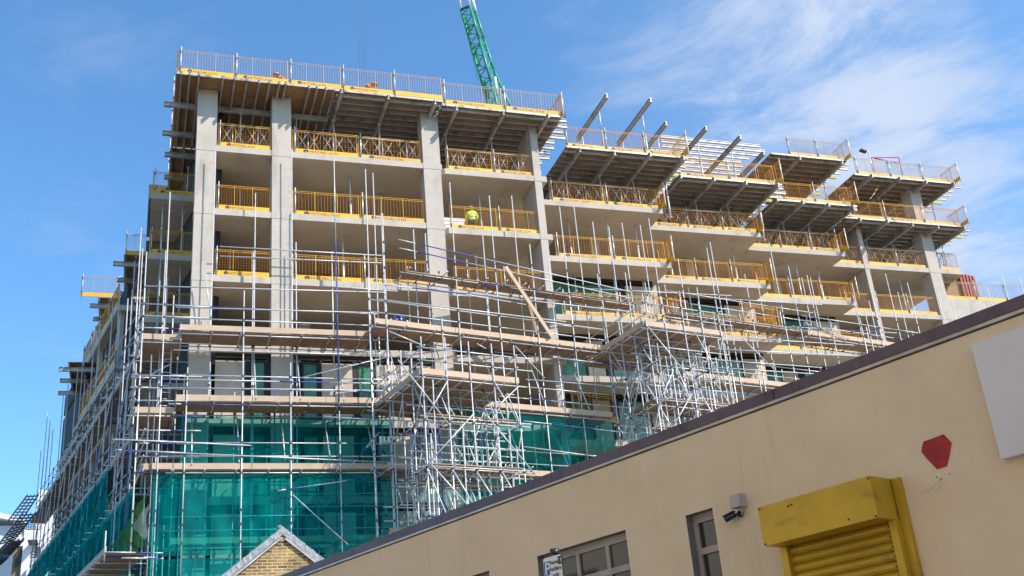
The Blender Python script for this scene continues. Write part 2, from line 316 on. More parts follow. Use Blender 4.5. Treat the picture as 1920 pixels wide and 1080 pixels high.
def netmat(name, col, trans, fac):
    m = bpy.data.materials.new(name); m.use_nodes = True; nt = m.node_tree; nt.nodes.clear()
    o = nt.nodes.new('ShaderNodeOutputMaterial'); tr = nt.nodes.new('ShaderNodeBsdfTransparent'); tr.inputs[0].default_value = (*trans, 1)
    df = nt.nodes.new('ShaderNodeBsdfDiffuse'); df.inputs[0].default_value = (*col, 1); tl = nt.nodes.new('ShaderNodeBsdfTranslucent'); tl.inputs[0].default_value = (*col, 1)
    m1 = nt.nodes.new('ShaderNodeMixShader'); m1.inputs[0].default_value = 0.35; nt.links.new(df.outputs[0], m1.inputs[1]); nt.links.new(tl.outputs[0], m1.inputs[2])
    m2 = nt.nodes.new('ShaderNodeMixShader')
    t = nt.nodes.new('ShaderNodeTexCoord'); n = nt.nodes.new('ShaderNodeTexNoise'); n.inputs['Scale'].default_value = 1.3; n.inputs['Detail'].default_value = 5; nt.links.new(t.outputs['Object'], n.inputs[0])
    r = nt.nodes.new('ShaderNodeMapRange'); r.inputs[1].default_value = 0.3; r.inputs[2].default_value = 0.7; r.inputs[3].default_value = fac - 0.13; r.inputs[4].default_value = fac + 0.13
    nt.links.new(n.outputs[0], r.inputs[0]); nt.links.new(r.outputs[0], m2.inputs[0])
    nt.links.new(tr.outputs[0], m2.inputs[1]); nt.links.new(m1.outputs[0], m2.inputs[2]); nt.links.new(m2.outputs[0], o.inputs[0])
    return m
NET = netmat('teal_debris_net', (0.0, 0.36, 0.36), (0.30, 0.86, 0.88), 0.34)
NETP = netmat('pale_teal_debris_net', (0.0, 0.26, 0.25), (0.35, 0.85, 0.84), 0.26)
SHEET = netmat('torn_plastic_sheet', (0.42, 0.44, 0.40), (0.8, 0.9, 0.85), 0.6)
GSHEET = netmat('green_plastic_sheet', (0.10, 0.22, 0.08), (0.6, 0.9, 0.6), 0.5)

# ------------------------------------------------------------------ lettering
def text_mesh(s, size, m, extrude=0.0, align='LEFT', bold=0.0):
    cu = bpy.data.curves.new('lettering', 'FONT'); cu.body = s; cu.size = size; cu.extrude = extrude; cu.align_x = align; cu.resolution_u = 2; cu.offset = bold
    ob = bpy.data.objects.new('lettering', cu); COL.objects.link(ob)
    bpy.context.view_layer.update()
    me = bpy.data.meshes.new_from_object(ob.evaluated_get(bpy.context.evaluated_depsgraph_get()))
    bpy.data.objects.remove(ob); bpy.data.curves.remove(cu)
    me.materials.clear(); me.materials.append(m)
    me.name = 'lettering'; return me

# ------------------------------------------------------------------ ground
g = MB(); g.quad([Vector((x, y, 0)) for x, y in ((-1500, -600), (1500, -600), (1500, 2500), (-1500, 2500))])
tag(g.build('ground', DIRT), kind='structure')
g = MB(); g.box(FW, -160, 60, -9.0, -2.2, -0.2, 0.012); tag(g.build('road', ASPH), kind='structure')
g = MB(); g.box(FW, -160, 60, -2.2, -0.01, -0.1, 0.13); tag(g.build('pavement', PAVE), kind='structure')
g = MB(); g.box(FW, -160, 60, -11.5, -9.0, -0.1, 0.13); tag(g.build('far_pavement', PAVE), kind='structure')

# ------------------------------------------------------------------ the concrete building
LV = {9: 27.6, 8: 24.5, 7: 21.4, 6: 18.3, 5: 15.2, 4: 12.1, 3: 9.0, 2: 5.9, 1: 2.8}
LNAME = {9: 'the highest floor', 8: 'the second-highest floor', 7: 'the third-highest floor'}
bld = thing('concrete_frame_building', FA.o, 'unfinished grey concrete frame building with stepped floors, wrapped in scaffolding', 'building')
BAYS = [(17.0, 23.4, 2.5), (23.4, 30.15, 4.3), (30.15, 36.6, 5.9), (36.6, 46.05, 7.25)]
def left_a(b): return -0.2045 * b          # where the left face stands at depth b
def slab_outline(lv):
    p = [(0, 0.0), (10.98, 0.0), (10.98, 0.55), (11.2, 0.30), (16.25, 0.30), (16.25, 2.5)]
    for a0, a1, t in BAYS:
        if p[-1][1] != t: p.append((p[-1][0], t))
        p.append((a1, t))
    if lv < 9: p += [(46.05, 22), (-5.36, 22), (-3.1, 10.9), (-1.75, 10.9)]
    else: p += [(46.05, 16), (-1.75, 16)]
    p += [(-1.75, 4.75), (.9, 4.75), (.9, .9), (0, .9)]      # the left edge steps in behind the corner column
    return p
for lv, z in LV.items():
    m = MB(); m.poly(slab_outline(lv), z - 0.29, z, 0, FA)
    # soffit gets its own board-marked face
    m.m[0] = 1
    m.build('slab', [CONC, CONCS], bld)
    m = MB(); m.box(FL, 22.5, 30, -12, 0.5, z - 3.1 - 0.29, z - 3.1, 0)
    if z - 3.1 > 1 and lv <= 8: m.build('slab', [CONC], bld)
def column(a0, a1, b0, b1, z0, z1):
    m = MB(); zs = [z0] + [z for z in sorted(LV.values()) if z0 < z < z1 - 0.2] + [z1]
    for k in range(len(zs) - 1):
        top = zs[k + 1] - (0.29 if zs[k + 1] in LV.values() else 0)
        m.box(FA, a0, a1, b0, b1, zs[k], top, 0)
        if zs[k + 1] in LV.values(): m.box(FA, a0 - 0.012, a1 + 0.012, b0 - 0.012, b1 + 0.012, top, zs[k + 1], 0)
    m.build('column', [CONC], bld)
column(0.02, 0.86, -0.004, 0.85, 0, 30.42)
column(3.24, 4.08, -0.006, 0.7, 0, 30.42)
column(10.1, 10.92, -0.008, 0.7, 0, 30.42)
column(15.62, 15.98, 0.292, 2.2, 0, 30.42)
column(43.5, 44.3, 7.242, 8.1, 0, 33.5)
column(38.85, 39.15, 7.243, 9.6, 0, 30.42)
for a, b in ((0.4, 6.0), (6.5, 6.2), (12.5, 6.5), (20.5, 5.6), (27.0, 7.4), (33.5, 9.0), (22.6, 9), (29, 10.5), (41, 12)):
    column(a, a + 0.5, b, b + 0.5, 0, 30.4)
# core walls inside the floors block the sky; dark brown paints in shade
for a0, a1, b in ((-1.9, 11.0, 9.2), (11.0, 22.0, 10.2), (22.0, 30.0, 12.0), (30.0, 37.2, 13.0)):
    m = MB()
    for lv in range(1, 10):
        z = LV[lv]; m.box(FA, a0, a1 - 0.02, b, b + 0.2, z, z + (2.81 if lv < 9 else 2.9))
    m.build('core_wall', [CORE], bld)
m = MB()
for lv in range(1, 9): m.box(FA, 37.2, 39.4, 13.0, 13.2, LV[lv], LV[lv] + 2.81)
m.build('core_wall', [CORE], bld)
for a, b0, b1 in ((6.6, 5.0, 9.2), (13.4, 6.5, 10.2), (26.4, 9, 12)):
    m = MB()
    for lv in range(1, 9): m.box(FA, a, a + 0.2, b0, b1, LV[lv], LV[lv] + 2.81)
    m.build('partition_wall', [CONC], bld)
# left face: walls between the floors, near black to stand in for shade
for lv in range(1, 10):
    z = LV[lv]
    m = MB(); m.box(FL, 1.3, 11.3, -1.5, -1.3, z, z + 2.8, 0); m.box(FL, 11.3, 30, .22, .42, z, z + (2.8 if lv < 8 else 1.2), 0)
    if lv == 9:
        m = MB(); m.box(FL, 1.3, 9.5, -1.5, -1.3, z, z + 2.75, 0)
    m.build('side_wall', [SHADE_WALL], bld)
    for d in ((11.6, 17.0) if lv < 8 else ()):
        m = MB(); m.box(FL, d, d + 0.7, 0.43, 0.62, z if lv < 9 else z, z + (2.81 if lv < 9 else 2.4 if d < 12 else 0.3))
        m.build('column', [CONC], bld)
# infill panels and windows of the closed lower floors
def infill(b, z0, z1, seq, name_w='window'):
    """seq: (kind, a0, a1) along the front at depth b"""
    for kind, a0, a1 in seq:
        if kind == 'p':
            m = MB(); m.box(FA, a0, a1, b, b + 0.12, z0, z1 - 0.32); m.build('wall_panel', [PALE], bld)
        elif kind == 'k':
            m = MB(); m.box(FA, a0, a1, b - 0.02, b + 0.1, z0, z1 - 0.22); m.build('membrane_strip', [MEMB], bld)
        elif kind in 'gl':
            fr_ = MB(); fw = 0.07
            for (x0, x1, y0, y1) in ((a0, a0 + fw, z0 + .05, z1 - .3), (a1 - fw, a1, z0 + .05, z1 - .3), (a0 + fw, a1 - fw, z1 - .3 - fw, z1 - .3), (a0 + fw, a1 - fw, z0 + .05, z0 + .05 + fw)):
                fr_.box(FA, x0, x1, b - 0.03, b + 0.06, y0, y1)
            w = fr_.build('window', [MEMB], bld)
            m = MB(); m.box(FA, a0 + fw, a1 - fw, b + 0.012, b + 0.03, z0 + .05 + fw, z1 - .3 - fw)
            m.build('pane', [FILM if kind == 'g' else LFILM], w)
    a0 = seq[0][1]; a1 = seq[-1][2]
    m = MB(); m.box(FA, a0, a1, b - 0.035, b + 0.1, z1 - 0.215, z1 - 0.003); m.build('head_strip', [MEMB], bld)
SEQ = [('p', 1.05, 2.22), ('k', 2.23, 2.42), ('g', 2.44, 3.05), ('k', 3.06, 3.235), ('k', 4.09, 4.46), ('g', 4.5, 5.17), ('k', 5.18, 5.30), ('p', 5.31, 6.58), ('k', 6.6, 6.76), ('g', 6.78, 7.44), ('k', 7.45, 7.58), ('p', 7.6, 9.0), ('k', 9.02, 9.3), ('p', 9.32, 10.08)]
for lv in (5, 4, 3, 2):
    infill(0.16, LV[lv], LV[lv] + 2.81, SEQ)
SB = [('k', 11.0, 11.5), ('g', 11.55, 12.3), ('p', 12.4, 14.0), ('g', 14.1, 15.2), ('k', 15.25, 15.55)]
for lv in (3, 2): infill(0.9, LV[lv], LV[lv] + 2.81, SB)
for (a0, a1, t) in BAYS:
    for lv in (7, 6, 5, 4, 3):
        L = a1 - a0; o_ = 1.75
        if lv == 7: sq = [('g', a0 + .3, a0 + .66 * L), ('k', a0 + .665 * L, a0 + .7 * L), ('p', a0 + .705 * L, a0 + .95 * L)]
        else: sq = [('g', a0 + .2, a0 + .30 * L), ('p', a0 + .31 * L, a0 + .45 * L), ('k', a0 + .455 * L, a0 + .5 * L), ('l', a0 + .505 * L, a0 + .78 * L), ('p', a0 + .79 * L, a0 + .98 * L)]
        if t > 7:
            if lv == 7: continue
            if lv == 6: sq = [('g', a0 + .2, a0 + 1.6)]
        infill(t + o_, LV[lv], LV[lv] + 2.81, sq)
    m = MB()                                   # cross wall at the end of each bay, behind the infill
    for lv in (7, 6, 5, 4): m.box(FA, a1 - 0.22, a1 - 0.02, t + 1.9, t + 5.0, LV[lv], LV[lv] + 2.81)
    if t < 7: m.build('partition_wall', [CONC], bld)
# solid parapet at the far right end
m = MB(); m.box(FA, 44.31, 52.0, 7.6, 7.85, 24.4, 25.8, 0); m.build('parapet', [CONC], bld)
m = MB(); m.box(FA, 46.06, 52.0, 7.86, 20, 25.45, 25.79, 0); m.build('slab', [CONC], bld)
for a in (46.06, 51.2):
    m = MB(); m.box(FA, a, a + .6, 8.4, 9.0, 0, 25.44, 0); m.build('column', [CONC], bld)

# ------------------------------------------------------------------ falsework decks (top-level, standing on the floors)
def prop_mesh(m, fr, a, b, z0, z1):
    zm = z0 + (z1 - z0) * 0.55
    m.tube(fr.P(a, b, z0 + 0.01), fr.P(a, b, zm), 0.05, 0, 8); m.tube(fr.P(a, b, zm), fr.P(a, b, z1), 0.036, 0, 8)
    m.box(fr, a - .1, a + .1, b - .1, b + .1, z0 + 0.002, z0 + .012, 0); m.box(fr, a - .09, a + .09, b - .09, b + .09, z1 - .012, z1, 0)
    m.tube(fr.P(a, b, zm - .05), fr.P(a, b, zm + .05), 0.07, 0, 8)
def frame_mesh(m, fr, a0, a1, b, z0, h=1.25):
    """aluminium shoring frame: two rails, posts and X braces"""
    for z in (z0 + 0.32, z0 + h): m.tube(fr.P(a0, b, z), fr.P(a1, b, z), .026, 0, 5)
    n = max(2, round((a1 - a0) / 1.1)); w = (a1 - a0) / n
    for k in range(n):
        x0 = a0 + k * w; x1 = x0 + w
        m.tube(fr.P(x0 + .05, b, z0 + .32), fr.P(x0 + w / 2, b, z0 + h), .018, 0, 5); m.tube(fr.P(x0 + w / 2, b, z0 + h), fr.P(x1 - .05, b, z0 + .32), .018, 0, 5)
        m.tube(fr.P(x0 + .05, b, z0 + h), fr.P(x0 + w / 2, b, z0 + .32), .018, 0, 5); m.tube(fr.P(x0 + w / 2, b, z0 + .32), fr.P(x1 - .05, b, z0 + h), .018, 0, 5)
        m.tube(fr.P(x0 + w / 2, b, z0 + .0), fr.P(x0 + w / 2, b, z0 + h), .022, 0, 5)
def ibeam(m, p, q, w, h, mi=0):
    d = (q - p).normalized(); x = d.cross(Vector((0, 0, 1))).normalized(); up = Vector((0, 0, 1))
    m.bar(p + up * (h / 2 - .015), q + up * (h / 2 - .015), w, .03, mi); m.bar(p - up * (h / 2 - .015), q - up * (h / 2 - .015), w, .03, mi); m.bar(p, q, w * .34, h - .061, mi)
def falsework(label, z, zfloor, a0, a1, b0, b1, joist_dir, beams, joists, right_ext=None, ply=True, props=True, bfirst=1.9, frames=True, jl=None):
    """z: underside of the plywood; beams/joists lists of positions"""
    t = thing('formwork_deck', FA.P((a0 + a1) / 2, b0, zfloor), label, 'formwork', 'aluminium formwork decks')
    if ply:
        m = MB(); m.box(FA, a0, a1 - (0.0 if right_ext is None else 0.0), b0 + .02, b1, z, z + .035); m.build('plywood_sheet', [PLY], t)
        m = MB(); m.box(FA, a0, a1, b0 - .012, b0 + .019, z - .07, z + .034); m.build('edge_channel', [ALU], t)
    jd = 0.19; bh = 0.24
    for j, p in enumerate(joists):
        m = MB()
        if joist_dir == 'a':
            e0 = a0 + random.uniform(-.1, .1); e1 = (a1 if right_ext is None else right_ext) + random.uniform(-.55, .1)
            ibeam(m, FA.P(e0, p, z - jd / 2 - .002), FA.P(e1, p, z - jd / 2 - .002), .085, jd - .006)
            if right_ext and a0 > 17 and j > 1 and random.random() < .35: m.bar(FA.P(e1 - random.uniform(.4, .8), p, z - jd / 2), FA.P(e1 + .004, p, z - jd / 2), .092, jd + .004, 1)
        else:
            ibeam(m, FA.P(p, b0 - random.uniform(.12, .3), z - jd / 2 - .002), FA.P(p, b1 - .2, z - jd / 2 - .002), .085, jd - .006)
        m.build('joist', [ALU, FLUO], t)
    for p in beams:
        m = MB()
        if joist_dir == 'a':
            ibeam(m, FA.P(p, b0 - random.uniform(.25, .5), z - jd - bh / 2), FA.P(p, b1 - .3, z - jd - bh / 2), .13, bh)
            pp = [(p, b0 + bfirst), (p, b0 + bfirst + 2.6)]
        else:
            ibeam(m, FA.P(a0 - .45, p, z - jd - bh / 2), FA.P(a1, p, z - jd - bh / 2), .13, bh)
            pp = [(a0 + 2.9, p), (a0 + 5.4, p)]
        m.build('primary_beam', [ALU], t)
        if props:
            for (x, y) in pp:
                m = MB(); prop_mesh(m, FA, x, y, zfloor, z - jd - bh); m.build('prop', [STEEL], t)
    return t
def steps(x0, x1, n): return [x0 + (x1 - x0) * k / (n - 1) for k in range(n)]
Z10, Z11, ZB = 30.44, 33.30, 30.20
# left half of the top deck: joists poke out to the front, two long beams below
t = falsework('formwork deck over the corner of the building, its joist ends poking out at the front', Z10, LV[9], -0.95, 5.9, -1.05, 5.2, 'b', [1.05, 3.5], [-.75, -.4, -.02, 1.0, 1.5, 2.02, 2.55, 3.0, 3.42, 3.7, 4.75, 5.1, 5.5])
m = MB(); frame_mesh(m, FA, 1.0, 3.2, .3, LV[9]); m.build('shoring_frame', [STEEL], t)
t = falsework('formwork deck between the second and third columns with long bare beams under it', Z10, LV[9], 5.92, 10.95, -1.0, 5.2, 'a', [6.15, 8.3, 10.5], steps(-.75, 5.0, 13))
m = MB(); frame_mesh(m, FA, 4.3, 10.0, .3, LV[9]); m.build('shoring_frame', [STEEL], t)
t = falsework('formwork deck right of the third column with joist ends fanned out at its right end', Z10 - .02, LV[9], 11.0, 17.0, -.75, 5.2, 'a', [11.6, 13.9, 16.1], steps(-.55, 5.0, 12), right_ext=17.75)
m = MB(); frame_mesh(m, FA, 11.5, 15.5, .62, LV[9]); m.build('shoring_frame', [STEEL], t)
# the stepped bays, tenth level
words = ['first', 'second', 'third', 'fourth']
PW = ['leftmost by its edge', 'middle one nearest its edge', 'rightmost by its edge', 'left one deep inside', 'right one deep inside']
for i, (a0, a1, b) in enumerate(BAYS):
    lab = f'lower formwork deck over the {words[i]} stepped bay, its dark joists seen from below'
    e = (1.4, 1.3, .8, .2)[i]
    t = falsework(lab, ZB - .02 * i, LV[9], a0 + (1.0, 1.7, 1.9, .9)[i], a1 + e, b - 1.0, b + 5.0, 'a', steps(a0 + 1.6, a1 + e - .5, 4 if i < 3 else 5), steps(b - .75, b + 4.6, 12), right_ext=a1 + e + .6)
    m = MB(); frame_mesh(m, FA, a0 + .6, a1 - .5, b + .34, LV[9]); m.build('shoring_frame', [STEEL], t)
# eleventh level: decked over the third and fourth bays
for i in (2, 3):
    a0, a1, b = BAYS[i]; e = (.95, .4)[i - 2]
    t = falsework(f'upper formwork deck over the {words[i]} stepped bay, against the sky', Z11 - .02 * i, 30.24, a0 + (2.2, 2.3)[i - 2], a1 + e, b - .95, b + 5.0, 'a', steps(a0 + (3.9, 3.2)[i - 2], a1 + e - .6, 2 if i == 2 else 4), steps(b - .7, b + 4.6, 11), right_ext=a1 + e + .6)
    m = MB(); frame_mesh(m, FA, a0 + 3.4, a1 - .5, b + .9, 30.24); m.build('shoring_frame', [STEEL], t)
# bare beams of the eleventh level over the first and second bays, still without plywood
t = thing('falsework_frame', FA.P(20, 3.5, 30.7), 'bare grey falsework beams on props against the sky, not yet decked', 'formwork')
for (x, y, L, k) in ((1138, 177, 4.4, 1), (1220, 185, 4.6, 1), (1249, 229, 3.6, 1), (1324, 238, 3.8, 1), (1388, 255, 4.6, 1), (1432, 285, 3.6, 1)):
    h_ = CAM + ray(x, y) * ((33.35 - CAM.z) / ray(x, y).z) - FA.o; a, b = h_.dot(FA.ux), h_.dot(FA.uy)
    m = MB(); ibeam(m, FA.P(a, b, 33.28), FA.P(a, b + L, 33.28), .15, .25); m.build('primary_beam', [ALU], t)
    for bb in (b + 1.2, b + L - .7):
        m = MB(); prop_mesh(m, FA, a, bb, 30.24, 33.15); m.build('prop', [STEEL], t)
for k in range(8):
    h_ = CAM + ray(1238 + 3 * k, 238 + 5 * k) * ((33.5 - CAM.z) / ray(1238 + 3 * k, 238 + 5 * k).z) - FA.o
    m = MB(); b = 4.75 + .46 * k; ibeam(m, FA.P(25.2 + .25 * (k % 3), b, 33.5), FA.P(31.9 + random.uniform(-.7, .3), b, 33.5), .085, .17)
    m.build('joist', [ALU], t)
m = MB(); frame_mesh(m, FA, 19.0, 22.6, 4.4, 30.24); m.build('shoring_frame', [STEEL], t)
m = MB(); frame_mesh(m, FA, 25.2, 30.4, 6.2, 30.24); m.build('shoring_frame', [STEEL], t)
# left side of the top deck: overhanging beams and lower side decks
def side_deck(label, z, zf, a0, a1, b0, b1, ends, nj):
    t = thing('formwork_deck', FA.P(a0 + .5, b0, zf), label, 'formwork', 'aluminium formwork decks')
    m = MB(); m.box(FA, a0, a1, b0, b1, z, z + .03); m.build('plywood_sheet', [PLY], t)
    for k, (b, e) in enumerate(ends):
        m = MB(); ibeam(m, FA.P(e, b, z - .31), FA.P(a1, b, z - .31), .14, .24); m.build('primary_beam', [ALU], t)
    for k in range(nj):
        a = a0 + .08 + (a1 - a0 - .16) * k / (nj - 1)
        m = MB(); ibeam(m, FA.P(a, b0 - .12, z - .095), FA.P(a, b1 - .1, z - .095), .09, .18); m.build('joist', [ALU], t)
    for k in (0, 1):
        m = MB(); prop_mesh(m, FA, a0 + .9, b0 + 1 + 2.4 * k, zf, z - .44); m.build('prop', [STEEL], t)
side_deck('dark formwork deck overhanging the shaded left side of the building', Z10 - .03, LV[9], -1.0, 1.4, 5.25, 10.5, [(5.4, -1.25), (7.6, -1.2), (9.8, -1.1)], 5)
side_deck('dark formwork deck sticking out of the shaded left face, the highest one', 27.28, LV[8], -2.95, -.2, 10.95, 15.8, [(11.4, -3.45), (13.4, -3.3), (15.2, -3.2)], 6)
side_deck('dark formwork deck under the lone barrier at the left sky', 27.22, LV[8], -4.3, -1.0, 16.5, 20.5, [(16.9, -4.7), (18.8, -4.6), (20.2, -4.5)], 6)
side_deck('dark formwork deck sticking out of the left face, lowest and farthest', 24.2, LV[7], -5.7, -2.5, 18.6, 23.5, [(18.9, -6.15), (20.8, -6.2), (23.0, -6.4)], 5)

# ------------------------------------------------------------------ edge barriers
def make_panel_mesh(W=2.4, H=1.02, z0=.2):
    m = MB(); L = Frame((0, 0, 0), 0)
    for x in (0.03, W / 3, 2 * W / 3, W - .03): m.tube(L.P(x, .02, z0), L.P(x, .02, z0 + H), 0.014 if 0.1 < x < W - .1 else .021, 1, 4, caps=False)
    for z in (z0 + .03, z0 + H - .02, z0 + H - .10): m.tube(L.P(0, .02, z), L.P(W, .02, z), .0155, 1, 4, caps=False)
    n = 21
    for k in range(1, n): m.tube(L.P(W * k / n, .02, z0), L.P(W * k / n, .02, z0 + H - .02), .006, 0, 3, caps=False)
    for k in range(1, 9): m.tube(L.P(0, .026, z0 + H * k / 10), L.P(W, .026, z0 + H * k / 9), .006, 0, 3, caps=False)
    return m
L0 = Frame((0, 0, 0), 0)
PALE_MESH = mat('pale_pinkish_mesh', (0.55, 0.40, 0.30), 0.5, 0.1, ((0.62, 0.36, 0.12), 1.3, 0.5, 0.6))  # paler, pinkish mesh colour for the top deck and outlying panels
ME_PALE = make_panel_mesh().mesh('mesh_panel', [PALE_MESH, PALE_MESH])
ME_PANEL = make_panel_mesh().mesh('mesh_panel', [MESHO, MESHY])
_m = MB(); _m.box(L0, 0, 2.4, -.012, .012, 0, .235); ME_TOE = _m.mesh('toe_board', [YEL]); ME_TOE2 = _m.mesh('toe_board', [TIMB])
_m = MB(); _m.tube(L0.P(.1, -.045, -.12), L0.P(.1, -.045, 1.34), .024, 0, 6); _m.box(L0, .06, .14, -.075, .0, .18, .27, 1); _m.box(L0, .06, .14, -.075, .01, 1.02, 1.10, 1); ME_POST = _m.mesh('post', [STEEL, COUP])
def logo_mesh():
    tm = text_mesh('MITCHELLSON', .165, BLK)
    bm = bmesh.new(); bm.from_mesh(tm)
    for v in bm.verts: v.co.x = v.co.x * .98 + .62; v.co.y += .055
    c = Vector((.50, .115, 0)); r0, r1 = .062, .098       # round mark: a thick arch with three legs
    pts = 16
    ring = []
    for k in range(pts + 1):
        t_ = R(-25) + (math.pi + R(50)) * k / pts
        ring.append((bm.verts.new((c.x + r1 * math.cos(t_), c.y + r1 * math.sin(t_), 0)), bm.verts.new((c.x + r0 * math.cos(t_), c.y + r0 * math.sin(t_), 0))))
    for k in range(pts): bm.faces.new((ring[k][0], ring[k + 1][0], ring[k + 1][1], ring[k][1]))
    for x in (-.045, 0, .045): 
        q = [(-.014, -.055), (.014, -.055), (.014, .03), (-.014, .03)]
        bm.faces.new([bm.verts.new((c.x + x + i, c.y + j, 0)) for i, j in q])
    q = [(-.06, .025), (.06, .025), (.06, .05), (-.06, .05)]
    bm.faces.new([bm.verts.new((c.x + i, c.y + j, 0)) for i, j in q])
    rot = Matrix.Rotation(R(90), 4, 'X')
    bmesh.ops.transform(bm, matrix=rot, verts=bm.verts)
    for v in bm.verts: v.co.y = -.0145
    me = bpy.data.meshes.new('lettering'); bm.to_mesh(me); bm.free(); me.materials.append(BLK)
    bpy.data.meshes.remove(tm); return me
ME_LOGO = logo_mesh()
def child(name, me, parent, loc=(0, 0, 0)):
    o = bpy.data.objects.new(name, me); COL.objects.link(o); o.parent = parent; o.location = loc; return o
def make_barrier(toe, text, panel, name_='edge_barrier'):
    t = thing(name_, (0, 0, 0), 'x', 'barrier', 'yellow mesh edge barriers')
    child('mesh_panel', panel, t); tb = child('toe_board', toe, t)
    if text: child('lettering', ME_LOGO, tb)
    child('post', ME_POST, t)
    return t
BAR = {}
def barrier(p, q, label, kind='y'):
    """one barrier panel from p to q (bottom edge), reusing a first-built panel of the same kind"""
    if kind not in BAR: o = BAR[kind] = make_barrier(ME_TOE2 if kind[0] == 't' else ME_TOE, not kind.endswith('0'), ME_PALE if 'f' in kind else ME_PANEL)
    else: o = copy_tree(BAR[kind])
    d = q - p; o.location = p; o.rotation_euler = (0, 0, math.atan2(d.y, d.x)); o.scale = (d.length / 2.4, 1, 1)
    o['label'] = label
    return o
ORD = ['first', 'second', 'third', 'fourth', 'fifth', 'sixth', 'seventh', 'eighth', 'ninth']
def brow(fr, a0, a1, b, z, where, kinds='y', w=2.4, jitter=True):
    n = max(1, round((a1 - a0) / w)); s_ = (a1 - a0) / n
    for k in range(n):
        lab = f'yellow mesh barrier {where}' + (f', {ORD[k]} from left' if n > 1 else '')
        kd = kinds[k % len(kinds)] if isinstance(kinds, (list, tuple)) else kinds
        jz = random.uniform(-.015, .015) if jitter else 0
        barrier(fr.P(a0 + s_ * k + .01, b + random.uniform(-.01, .01), z + jz), fr.P(a0 + s_ * (k + 1) - .01, b + random.uniform(-.01, .01), z + jz), lab, kd)
def bside(fr, a, b0, b1, z, where, kind='y0'):
    barrier(fr.P(a, b0, z), fr.P(a, b1, z), f'yellow mesh barrier {where}', kind)
# along the top deck
TZ = 30.5
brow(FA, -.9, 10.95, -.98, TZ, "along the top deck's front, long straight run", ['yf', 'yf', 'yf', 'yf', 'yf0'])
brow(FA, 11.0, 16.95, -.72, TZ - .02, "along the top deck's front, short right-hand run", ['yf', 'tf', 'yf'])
bside(FA, 17.0, -.9, .9, TZ - .02, 'across the right end of the top deck')
for k in range(4): barrier(FA.P(-.96, 1.45 + 2.4 * k, TZ), FA.P(-.96, -.93 + 2.4 * k, TZ), f'yellow mesh barrier down the left side of the top deck, {ORD[k]} from the corner', 'y0')
# open floors of the straight front
for lv in (9, 8, 7):
    z = LV[lv] + .005; f = LNAME[lv]
    brow(FA, .9, 3.2, .1, z, f'on {f} between corner and second columns', 'y')
    brow(FA, 4.12, 10.06, .1, z, f'on {f} between second and third columns', ['y', 't', 'y'])
    brow(FA, 11.3, 15.9, .42, z, f'on {f} right of the third column', ['y', 't'] if lv != 8 else ['y', 'y'])
    for (pa, pb) in ((6.9, 1.2), (8.6, 2.6), (13.2, 1.6), (14.6, 2.8), (2.1, 2.6)):
        if lv == 9: continue
        m = MB(); prop_mesh(m, FA, pa + .4 * (lv - 8), pb, LV[lv], LV[lv] + 2.81)
        side = 'left' if pa < 3 else 'middle' if pa < 10 else 'right'
        tag(m.build('steel_prop', [STEEL], None, FA.P(pa, pb, LV[lv])), f'steel prop on {f}, {side} bay of straight front, ' + ('near edge' if pb < 2 else 'deeper inside'), 'prop', 'steel props under the floors')
# stepped bays
for i, (a0, a1, b) in enumerate(BAYS):
    for lv in (9, 8, 7):
        z = LV[lv] + .005; f = LNAME[lv]
        if lv == 7 and i == 3: aa = (a0 + .3, a1 - 2.0)
        s0 = a0 + (.25 if i < 3 else .4); s1 = a1 - (.15 if i < 3 else 2.6)
        brow(FA, s0, s1, b + .12, z, f'on {f}, {words[i]} stepped bay', [['t', 'y', 't'], ['t', 't', 'y'], ['y0', 't0', 't'], ['t0', 'y0', 't0', 't']][i])
        if i < 3: bside(FA, a1 - .05, b - .5, b + 1.1, z, f'across the right end of {f}, {words[i]} bay')
        if lv < 9:
            for j, (pa, pb) in enumerate(((.25, 1.3), (.55, .8), (.85, 1.5), (.4, 3.2), (.7, 3.0))):
                x = a0 + pa * (a1 - a0); m = MB(); prop_mesh(m, FA, x, b + pb, LV[lv], LV[lv] + 2.81)
                if lv == 7 and pb > 1.6: continue
                tag(m.build('steel_prop', [STEEL], None, FA.P(x, b + pb, LV[lv])), f'steel prop on {f}, {words[i]} stepped bay, ' + PW[j], 'prop', 'steel props under the floors')
    e = (1.4, 1.3, .8, .2)[i]
    brow(FA, a0 + (1.0, 1.75, 1.95, .95)[i], a1 + e - .3, b - .9, ZB + .04 - .02 * i, f'on lower formwork deck, {words[i]} stepped bay', [['y', 't', 't'], ['t', 't0', 't'], ['t', 't0', 't0'], ['t0', 't', 't0', 't0']][i])
    bside(FA, a1 + e - .2, b - 1.5, b + .1, ZB + .04 - .02 * i, f'across the right end of lower formwork, {words[i]} bay')
for i in (2, 3):
    a0, a1, b = BAYS[i]; e = (.95, .4)[i - 2]
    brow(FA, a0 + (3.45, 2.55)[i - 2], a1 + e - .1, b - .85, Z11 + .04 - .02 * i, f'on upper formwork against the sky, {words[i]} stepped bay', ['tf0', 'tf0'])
    bside(FA, a1 + e - .02, b - 1.4, b + .2, Z11 + .04 - .02 * i, f'across the right end of upper formwork, {words[i]} bay')
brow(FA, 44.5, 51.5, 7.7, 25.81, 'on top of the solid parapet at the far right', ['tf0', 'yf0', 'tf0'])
brow(FA, 44.4, 45.9, 7.4, LV[9], 'on the short slab end right of the far column', 't0')
